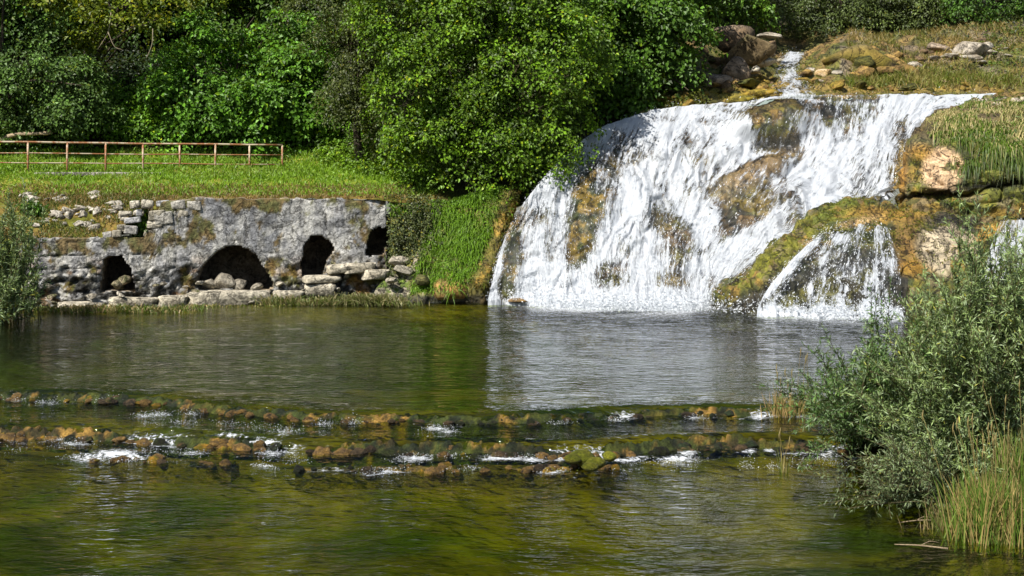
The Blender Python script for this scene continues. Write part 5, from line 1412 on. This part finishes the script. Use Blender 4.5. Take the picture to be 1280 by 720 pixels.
t3 = [(rr.uniform(1000, 1130), rr.uniform(572, 615), rr.uniform(17.6, 19)) for _ in range(16)] + [(rr.uniform(1080, 1170), rr.uniform(530, 600), rr.uniform(17.8, 19.4)) for _ in range(30)]
willow("willow_shrub", "low willow branches trailing left just above the water in front of the tall shrub", b3, aim(b3, t3), 303, leafL=.085, leafW=.013, col=(0.125, 0.17, 0.06), step=.032)
# left shrub
b4 = base_at(-8, 402, 0)
t4 = []
for _ in range(200):
    px_ = rr.uniform(-70, 30); top = np.interp(px_, [-60, 0, 15, 30], [195, 215, 250, 315]); t4.append((px_, top + rr.random() ** 1.3 * (390 - top), rr.uniform(39.0, 41.5)))
willow("willow_shrub", "grey green willow shrub on the left bank at the edge of the picture", b4, aim(b4, t4), 304, leafL=.15, leafW=.032, col=(0.170, 0.240, 0.075), step=.034, spread=.5, twig=.3)

def reeds(name, label, cat, base, n, hts, spread, green, dry, frac, seed, wd=.012, lean=.16, sag=.22, heads=0):
    q_ = np.random.default_rng(seed); base = np.asarray(base, float)
    e_ = link(name, None, label=label, cat=cat, loc=tuple(base))
    P_ = q_.normal(0, 1, (n, 3)) * np.array([spread[0], spread[1], 0]); P_[:, 2] = -.1
    d_ = unit(np.array([0, 0, 1.0]) + q_.normal(0, lean, (n, 3)))
    V, F, C = blades(q_, P_, d_, q_.uniform(*hts, n), np.full(n, wd) * q_.uniform(.6, 1.3, n), grass_cols(q_, n, green, dry, frac), 5, sag)
    link("blades", mesh("blades", V, F, C, smooth=False), M_GRASS, e_)
    if heads:
        st, hv = [], []
        for _ in range(heads):
            p_ = q_.normal(0, 1, 3) * np.array([spread[0], spread[1], 0]); h_ = q_.uniform(hts[1] * .75, hts[1] * 1.15); d2_ = np.array([q_.normal(0, .12), q_.normal(0, .1), 1])
            C_ = p_ + d2_ * np.linspace(-.1, h_, 8)[:, None]; C_[:, 0] += np.linspace(0, 1, 8) ** 3 * q_.normal(0, .08)
            st.append((C_, np.linspace(.005, .0025, 8)))
            st.append((np.array([C_[-1] + (0, 0, -.1), C_[-1], C_[-1] + (.01, 0, .07)]), [.004, .011, .003]))
        link("stalks", tubes_mesh("stalks", st, (0.34, 0.27, 0.10), 5), M_GRASS, e_)
    return e_
reeds("reed_clump", "tall straw and green reed clump in the water at the lower right", "reeds", base_at(1240, 672), 1300, (.4, 1.3), (.22, .18), (0.13, 0.22, 0.028), (0.42, 0.31, 0.11), .36, 401, wd=.014, heads=22)
reeds("reed_clump", "greener reed clump at the right edge behind the straw coloured one", "reeds", base_at(1278, 640), 700, (.6, 1.65), (.2, .2), (0.14, 0.22, 0.03), (0.34, 0.26, 0.1), .3, 402, wd=.014, heads=8)
reeds("reed_clump", "short dry reeds at the foot of the tall willow shrub", "reeds", base_at(1195, 660), 320, (.2, .65), (.22, .1), (0.12, 0.15, .03), (0.36, 0.27, 0.12), .5, 403, wd=.012)
reeds("reed_tuft", "lone thin reed standing in shallow water by the ochre ridge", "reeds", base_at(978, 590), 26, (.2, .62), (.035, .03), (0.16, 0.19, .04), (0.34, 0.28, 0.11), .4, 404, wd=.014, heads=3, lean=.1)
reeds("grass_tuft", "straw coloured grass tuft at the right end of the farther ridge", "grass tuft", base_at(982, 520, Z1), 260, (.25, .75), (.14, .08), (0.16, 0.18, .04), (0.44, 0.30, 0.12), .65, 405, wd=.016, heads=6)
reeds("grass_tuft", "sparse reeds beside the straw tuft at the farther ridge", "grass tuft", base_at(1010, 516, Z1), 140, (.3, 1.0), (.22, .1), (0.11, 0.16, .04), (0.34, 0.27, 0.12), .3, 406, wd=.013, heads=4)
# drowned sticks by the reeds
for (a_, b_, lb) in (((1122, 655), (1168, 652), "thin pale stick lying on the water left of the reeds"), ((1118, 682), (1185, 688), "drowned grey twig in the water in front of the reeds")):
    pa, pb = base_at(*a_), base_at(*b_); md = (pa + pb) / 2 + np.array([0, 0, .03])
    link("stick", tubes_mesh("stick", [(cr([pa + (0, 0, .015), md, pb + (0, 0, .02)], 8, 0) - pa, np.linspace(.006, .013, 8)), (cr([md - pa, md - pa + np.array([.12, .05, .04]), md - pa + np.array([.22, .02, .03])], 5, 0), np.linspace(.006, .003, 5))], (0.30, 0.23, 0.14), 5), M_BARK, label=lb, cat="stick", loc=tuple(pa))
